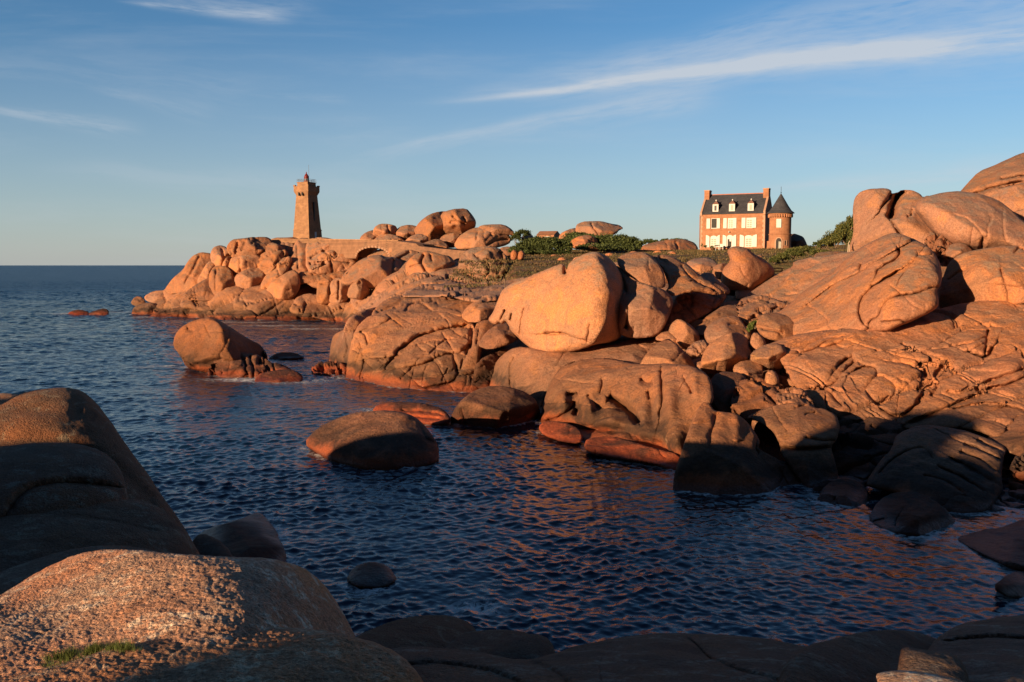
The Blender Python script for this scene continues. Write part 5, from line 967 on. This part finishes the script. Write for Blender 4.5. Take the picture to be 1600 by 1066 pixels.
# upper storey
zt, zb = fz(342.6), fz(358.0); hg = zt-zb
shutter(fx(1103.6), fx(1109), zb, hg); window(fx(1115), zb+.1, .92, hg-.15, open_=True); shutter(fx(1119.2), fx(1123.8), zb, hg)
shutter(fx(1128.8), fx(1134), zb, hg); window(fx(1139.7), zb, 1.0, hg-.02, panes=(2, 4)); shutter(fx(1143.9), fx(1148.3), zb, hg)
shutter(fx(1156), fx(1161.7), zb, hg); window(fx(1167.4), zb, 1.05, hg-.02, panes=(2, 4)); shutter(fx(1172), fx(1177.2), zb, hg)
zt, zb = fz(368.0), fz(386.6); hg = zt-zb
shutter(fx(1103), fx(1108.6), zb, hg, 1); window(fx(1114.7), zb, 1.15, hg-.1, True, panes=(2, 4)); shutter(fx(1119.6), fx(1124), zb, hg, -1)
shutter(fx(1128.4), fx(1134), zb-.1, hg+.1, 1); shutter(fx(1143.2), fx(1148.4), zb-.1, hg+.1, -1)
shutter(fx(1153.8), fx(1160), zb, hg, 1); window(fx(1166.6), zb, 1.3, hg-.1, True, panes=(2, 4)); shutter(fx(1172.2), fx(1178.7), zb, hg, -1)
dx = fx(1138.9)
dsr = MB().poly(arch(dx-.52, dx+.52, zb-.1, zb+hg-.42, .4), -.05, .06).build('door', M_WHITE, house)
MB().box(dx-.36, dx+.30, -.08, -.045, zb+.02, zb+hg-.75).build('dark_opening', M_DARK, dsr)
MB().box(dx-.02, dx+.30, -.12, -.075, zb+.98, zb+1.42).build('half_door_panel', M_WHITE, dsr)
MB().lathe(fx(1138), -.25, [(.02, zb+hg+.35), (.1, zb+hg+.4), (.12, zb+hg+.55), (.04, zb+hg+.66)], 8).build('porch_lamp', M_WHITE, house)
# dormers
for i, px in enumerate((1115.2, 1139.8, 1167.4)):
    x = fx(px+.8); z0 = EH+.25; z1 = EH+1.62; yb = .30; w_ = .48
    d_ = MB().box(x-w_, x+w_, yb, 2.4, z0, z1).build('dormer', M_WHITE if False else M_SLATE, roof)
    fr = MB().box(x-w_-.03, x+w_+.03, yb-.07, yb+.04, z0, z1).build('window_frame', M_WHITE, roof)
    MB().box(x-.2, x+.2, yb-.09, yb-.06, z0+.25, z1-.22).build('window_pane', M_GLASS if i == 0 else M_CURT, roof)
    h = MB(); h.add([(x-w_-.1,yb-.12,z1),(x+w_+.1,yb-.12,z1),(x+w_+.1,2.9,z1),(x-w_-.1,2.9,z1),(x,yb+.45,z1+.62),(x,2.9,z1+.62)], [(0,3,2,1),(0,1,4),(1,2,5,4),(2,3,5),(3,0,4,5)])
    h.build('dormer_roof', plain('red_clay', (.20, .10, .075)), roof)
    MB().lathe(x, yb+.4, [(.07, z1+.55), (.13, z1+.66), (.10, z1+.8), (.02, z1+.86)], 8).build('finial', M_WHITE, roof)
MB().box(fx(1178), fx(1180), .75, .8, EH+.6, EH+.78).build('skylight', M_GLASS, roof)
MB().tube((-.06, -.12, EH-.15), (-.06, -.12, .2), .06).build('downpipe', M_BRICKWALL, house)

# round stair tower
TP = W(1218.3, 386.5, 154.0); tw = empty('round_tower', (TP[0], TP[1], TP[2]-.3), HROT+R(12), label='round granite tower with pointed slate cone beside the house', cat='tower')
mt = 154.0/F; r0 = 16.9*mt; eh = 55*mt
MB().lathe(0, 0, [(r0*1.0, -1.2), (r0*.985, 21.5*mt), (r0*1.04, 21.8*mt), (r0*1.04, 23*mt), (r0*.97, 23.4*mt), (r0*.965, eh-4.6*mt), (r0*1.02, eh-4.4*mt), (r0*1.03, eh)], 48).build('wall', M_BRICKWALL, tw, True)
cr = MB()
for k in range(30):
    a = 2*math.pi*k/30; c_, s_ = math.cos(a)*r0*1.03, math.sin(a)*r0*1.03; cr.frus(c_, s_, .13, .15, eh-.72, eh-.22, 4, a)
cr.lathe(0, 0, [(r0*.97, eh-.22), (r0*1.09, eh-.2), (r0*1.09, eh+.02), (r0*.9, eh+.03)], 48); cr.build('corbels', M_BRICKWALL, tw)
cn = MB().lathe(0, 0, [(r0*1.0, eh-.0), (r0*1.24, eh-.03), (r0*1.22, eh+.07), (r0*.98, eh+.42), (r0*.70, eh+1.20), (.04, eh+30.5*mt)], 48).build('cone_roof', M_SLATE, tw, True)
MB().tube((0, 0, eh+30*mt), (0, 0, eh+41*mt), .035).lathe(0, 0, [(.02, eh+31*mt), (.12, eh+31.8*mt), (.02, eh+32.6*mt)], 8).build('finial', M_DARK, cn)
def tower_piece(name, pts, ang, mat, dep=.1, rr=r0, par=tw):
    """a flat piece on the tower face; x is measured along the wall"""
    a = R(ang); ux, uy = math.cos(a), math.sin(a); nx_, ny_ = math.sin(a), -math.cos(a)
    V = []
    for off in (rr-.12, rr+dep):
        for x, z in pts: V.append((nx_*off+ux*x, ny_*off+uy*x, z))
    n_ = len(pts); return MB().add(V, [tuple(range(n_)), tuple(range(n_, 2*n_))[::-1]]+[(k, (k+1) % n_, (k+1) % n_+n_, k+n_) for k in range(n_)]).build(name, mat, par)
wz = eh-22.5*mt
tower_piece('window', [(-.40, wz), (.40, wz), (.40, wz+13.2*mt), (-.40, wz+13.2*mt)], -10, M_WHITE, .04)
tower_piece('door_surround', arch(-.48, .48, .0, 11*mt, .62, off=.16), -8, M_QUOIN, .05)
dd_ = tower_piece('door', arch(-.46, .46, .0, 11*mt, .62), -8, M_DARK, .07)
tower_piece('door_leaf', [(-.02, .05), (.40, .05), (.40, 1.2), (-.02, 1.25)], -8, plain('grey_door', (.33, .32, .28)), .085, par=tw)
tower_piece('window_surround', [(-.30, .55), (.30, .55), (.30, 1.45), (-.30, 1.45)], 26, M_QUOIN, .05)
tower_piece('window', [(-.16, .62), (.06, .62), (.06, 1.38), (-.16, 1.38)], 26, M_DARK, .07)
MB().box(-r0-.25, -r0+.6, -r0*.35, 1.5, -.5, 1.35).build('low_wall', M_BRICKWALL, tw)

# small house behind the outcrop
sh = empty('small_stone_house', W(853, 372, 205), R(-20), label='little stone house with a gable roof half hidden behind the hedge', cat='house')
mm = 205/F
MB().box(-15*mm, 13*mm, 0, 5, -2, 5*mm).add([(13*mm,0,5*mm),(13*mm,5,5*mm),(13*mm,2.5,11*mm),(-15*mm,0,5*mm),(-15*mm,5,5*mm),(-15*mm,2.5,11*mm)], [(0,1,2),(3,5,4)]).build('wall', M_BRICKWALL, sh)
MB().add([(-15.5*mm,-.2,4.8*mm),(13.5*mm,-.2,4.8*mm),(13.5*mm,2.5,11.3*mm),(-15.5*mm,2.5,11.3*mm),(13.5*mm,5.2,4.8*mm),(-15.5*mm,5.2,4.8*mm)], [(0,1,2,3),(3,2,4,5)]).build('roof', M_BRICKWALL, sh)
MB().box(-2*mm, 6*mm, -.06, 0.02, 1*mm, 2.4*mm).build('window', M_WHITE, sh)

# ---------------------------------------------------------------- far boulders on the heath
rock('long creased boulder lying on the turf left of the house', [(1000,392),(1004,385),(1018,381),(1040,376),(1058,375),(1074,376),(1086,381),(1092,391),(1060,396),(1020,396)], (175,180), 3, cracks=[([(1040,377),(1044,390)],1.4,.6),([(1056,376),(1060,392)],1.6,.9),([(1050,378),(1052,386)],1.2,.5)], tone=(1,.95,.95))
rock('smooth flat capstone on the skyline shaped like a turtle', [(900,364),(901,352),(910,348),(925,347),(940,347),(955,351),(968,353),(974,357),(966,359),(964,363),(955,368),(930,368),(912,368)], (186,190), 3, cracks=[([(922,349),(930,360),(936,368)],1.6,.9)], rough=1.4)
rock('low sloping boulder behind the hedge left of the turtle shaped one', [(872,376),(876,366),(888,360),(900,357),(906,366),(900,378)], (190,193), 2)
rock('pale rounded boulder in front of the dark hedge', [(891,386),(893,377),(905,370),(920,368),(932,374),(934,384),(924,390),(905,389)], (158,161), 2.4, tone=(1,.92,.9))
rock('small pale stone beside the boulder in front of the hedge', [(916,391),(920,384),(930,381),(936,386),(934,392)], (156,157), 1)
rock('left one of two little upright stones on the turf', [(799,405),(799,395),(803,391),(808,394),(808,403),(804,406)], (131,132), .7, tone=(1,.9,.88))
rock('right one of two little upright stones on the turf', [(809,405),(810,396),(815,392),(819,395),(818,403),(813,406)], (131,132), .7, tone=(1,.9,.88))
rock('flat pale stone behind the wrinkled boulder at the edge of the turf', [(776,398),(782,388),(796,386),(806,391),(800,398),(786,400)], (150,153), 1)
rock('round boulder below the bush at the left of the hedge', [(815,374),(818,368),(826,366),(833,370),(834,378),(822,380)], (184,186), 1.6)
rock('dark boulder in the shade right of the round tower', [(1230,390),(1234,370),(1240,366),(1247,368),(1254,371),(1258,378),(1262,388),(1250,392)], (158,160), 2.5, tone=(.45,.45,.47))  # its shade is painted in by the low tone
rock('long low stone lying at the top of the pale slope', [(1270,402),(1276,396),(1300,394),(1330,395),(1336,400),(1300,403)], (96,99), .6)
for px, Y, lb in ((878,130,'pale stone on the turf above the left end of the huge pale boulder'),(904,128,'pale stone on the turf just left of the crest of the huge pale boulder'),(1028,150,'pale stone on the turf below the long creased boulder'),(1050,140,'pale stone on the turf between the long creased boulder and the rippled slab'),
        (952,138,'pale stone on the turf below the right hand hedge'),(866,140,'pale stone on the turf below the left hand hedge'),(990,150,'pale stone on the turf at the right end of the hedge'),(1186,120,'pale stone on the turf behind the head of the animal shaped boulder')):
    c = at(px, Y); k = 0.35+.25*random.random()
    a_, b2, c2 = c[0]/Y*F+CX, 0, 0
    py = CY + F*math.tan(-math.atan2(c[2]-CAMZ, Y)-PITCH); e_ = k/Y*F
    rock(lb, [(a_-e_*1.6, py+e_*.4), (a_-e_*.8, py-e_*.5), (a_+e_*.5, py-e_*.6), (a_+e_*1.7, py+e_*.2), (a_, py+e_*.8)], (Y, Y+.3), .3, group='small stones on the turf', s=.8, name='stone', cat='stone', tone=(1.2,1.1,1.05))

# ---------------------------------------------------------------- bushes
def bush(label, blobs, mat=M_LEAF, n=3500, leaf=.16, name='gorse_bush', cat='bush', group=None, spiky=0.0):
    """blobs: (px, py, Y, radius px x, radius px y) of leaf clumps; stems reach from the ground"""
    c0 = W(blobs[0][0], blobs[0][1]+blobs[0][4], blobs[0][2]); root = empty(name, c0, 0, label=label, cat=cat, group=group)
    V = []; tot = sum(b_[3]*b_[4] for b_ in blobs)
    for (px, py, Y, rx, ry) in blobs:
        c = W(px, py, Y); mm = Y/F; k = int(n*rx*ry/tot)
        nc = max(6, k//60); cd = rng.normal(size=(nc, 3)); cd /= np.linalg.norm(cd, axis=1)[:, None]; cd[:, 2] = np.where(cd[:, 2] < -.3, -cd[:, 2], cd[:, 2])
        cr_ = (0.62+.45*rng.random(nc))[:, None]*cd; ci = rng.integers(0, nc, k)
        p = cr_[ci] + rng.normal(size=(k, 3))*.15
        sp = p*np.array([rx*mm, max(rx, ry)*mm*.8, ry*mm]) + c
        if spiky: sp[:, 2] += rng.random(k)**3*spiky
        d1 = rng.normal(size=(k, 3)); d1[:, 2] = np.abs(d1[:, 2])+.6*(spiky > 0); d1 /= np.linalg.norm(d1, axis=1)[:, None]; d2 = np.cross(d1, rng.normal(size=(k, 3))); d2 /= np.linalg.norm(d2, axis=1)[:, None]
        L = leaf*(.6+.8*rng.random(k))[:, None]*(1.0); q_ = np.stack([sp-d2*L*.42, sp+d1*L*(1.3 if spiky else .8), sp+d2*L*.42, sp-d1*L*.7], 1); V.append(q_.reshape(-1, 3))
        for j in range(3):
            st = MB(); e_ = c-c0 + cr_[j % nc]*np.array([rx*mm, rx*mm*.6, ry*mm])*.8; st.tube(c-c0+np.array([0, 0, -ry*mm*.95]), e_, .05); st.build('stem', M_WOOD, root)
    V = np.vstack(V); o = mk('foliage', V-c0, np.arange(len(V)).reshape(-1, 4), mat, root, False)
    return root
HG = 'gorse bushes on the heath'
bush('long dark hedge of gorse left of the pale boulder', [(806,392,150,10,6),(822,388,151,14,10),(842,386,151,16,13),(862,386,150,16,13),(880,388,150,12,11),(835,380,156,14,7),(850,396,150,20,4),(874,396,150,16,4),(826,396,150,14,4)], n=34000, leaf=.19, group=HG)
bush('dark hedge of gorse running right from the pale boulder', [(915,380,165,26,11),(945,381,163,22,12),(968,381,162,20,12),(985,383,161,15,11),(950,390,160,22,5),(978,390,160,18,5),(905,370,170,20,6),(890,378,170,14,8),(998,386,160,6,8),(930,388,158,30,6)], leaf=.19, n=38000, group=HG)
bush('round green bush right of the skyline outcrop', [(816,367,178,12,7),(806,374,178,8,7)], n=4500, group=HG)
bush('low green bush beside the long creased boulder', [(1014,379,185,10,5),(1024,380,185,8,4)], n=3000, group=HG)
bush('tuft of gorse behind the long creased boulder', [(1060,376,188,12,3),(1040,376,188,8,2.5)], n=2500, group=HG)
bush('sunlit pine scrub leaning against the split granite tower', [(1322,368,97,14,15),(1306,378,98,18,10),(1330,352,96,8,8),(1312,362,98,8,6),(1290,384,99,12,6),(1332,380,95,8,10)], M_LEAF2, n=15000, leaf=.11, name='pine_scrub', spiky=.5)
bush('green gorse spreading up the slope below the round tower', [(1210,408,101,8,5),(1222,404,102,12,6),(1240,398,104,16,7),(1258,393,106,14,6),(1280,396,103,14,4),(1300,398,100,12,3)], M_LEAF2, n=11000, leaf=.10, spiky=.2)
bush('small dark bush on the skyline right of the round tower', [(1274,382,150,5,3.5),(1280,384,150,4,2.5)], n=900, group=HG)
bush('weeds growing between the rounded rock and the jagged block', [(1180,508,66,8,6),(1172,516,65,6,7)], M_TUFT, n=1400, leaf=.07, name='weed_patch', cat='plant', spiky=.1)
bush('little shrub at the left corner of the house', [(1103,386,157,5,2.5),(1112,387,157,4,2),(1097,384,157,1.2,3)], n=700, leaf=.12, group=HG)

# terrace furniture by the house
def chair(px, Y, label):
    c = at(px, Y, .3); c[2] = W(px, 390, Y)[2]; r_ = empty('garden_chair', c, R(-20), label=label, cat='chair', group='white garden chairs on the terrace')
    MB().box(-.3, .3, -.28, .28, .42, .5).build('seat', M_WHITE, r_); MB().box(-.3, .3, .22, .3, .5, .98).build('backrest', M_WHITE, r_)
    for a in (-.25, .25):
        for b_ in (-.23, .23): MB().box(a-.03, a+.03, b_-.03, b_+.03, -.3, .42).build('leg', M_WHITE, r_)
chair(1119, 156.5, 'white garden chair left of the dark terrace table'); chair(1125.5, 156, 'white garden chair right of the dark terrace table')
c = W(1122, 390, 156.8); tb = empty('garden_table', c, 0, label='small dark table between the white garden chairs', cat='table')
MB().box(-.55, .55, -.35, .35, .68, .76).build('tabletop', M_DARK, tb)
for a in (-.45, .45): 
    for b_ in (-.28, .28): MB().box(a-.03, a+.03, b_-.03, b_+.03, -.3, .68).build('leg', M_DARK, tb)
# posts and a scrap of fence
def post(px, py0, py1, Y, label, r=.05, mat=None):
    a = W(px, py1, Y); b_ = W(px, py0, Y); o = MB().tube((0, 0, -.3), (0, 0, b_[2]-a[2]), r, 8).frus(0, 0, r*1.25, r*.6, b_[2]-a[2]-.02, b_[2]-a[2]+.05, 8).build('wooden_post', mat or M_WOOD, None, False); o.location = a
    tag(o, label, 'post')
post(788.7, 437, 449, 100, 'thin wooden post standing left of the huge pale boulder')
post(718.5, 396, 408, 141, 'thin dark post beside the wrinkled grey boulder')
fn = empty('wooden_fence', W(1208, 426, 84), 0, label='low wooden rail behind the animal shaped boulder', cat='fence'); fo = np.array(fn.location)
for py in (419.5, 424): MB().tube(W(1204, py, 84)-fo, W(1224, py-.3, 84.5)-fo, .05).build('rail', M_WOOD, fn)
for px in (1206, 1222): MB().tube(W(px, 417.5, 84.2)-fo, W(px, 430, 84.2)-fo, .06).build('fence_post', M_WOOD, fn)
pn = MB().tube((-.05, 0, -.2), (0, 0, .75), .05).tube((.0, 0, .75), (.12, .02, .95), .05).tube((.13, 0, -.2), (.08, 0, .6), .05).build('wooden_stake', plain('bleached_wood', (.38, .30, .22)), None); pn.location = W(1325.5, 392, 88); tag(pn, 'bleached broken stakes at the foot of the split granite tower', 'post')

# grass tuft on the foreground boulder
def tuft():
    Ps = []
    from mathutils.bvhtree import BVHTree
    tgt = [o for o in ROCKS if o.get('label', '').startswith('sunlit coarse') or o.get('label', '').startswith('coarse grained')]
    trees = [BVHTree.FromPolygons([(v.co+o.location) for v in o.data.vertices], [p.vertices[:] for p in o.data.polygons]) for o in tgt]
    k = 0
    while k < 4200:
        t = random.random(); x = 70+140*t+random.gauss(0, 4); y = 1036-22*min(1, t*1.6)+random.gauss(0, 5)*(1-.6*t)
        u = ray(x, y); d = Vector((float(u[0]), float(u[1]), float(u[2]))).normalized(); best = None
        for T in trees:
            h = T.ray_cast(Vector((0, 0, CAMZ)), d)
            if h[0] is not None and (best is None or h[3] < best[1]): best = (h[0], h[3])
        k += 1
        if best: Ps.append(tuple(best[0]))
    P = np.array(Ps); P = P[fbm(P/.09, 2) > -.06]; o = blades('grass_tuft', P, .030, .0028, M_TUFT, .6)
    tag(o, 'tuft of green grass growing in the crack of the foreground boulders', 'grass', kind='stuff')
tuft()
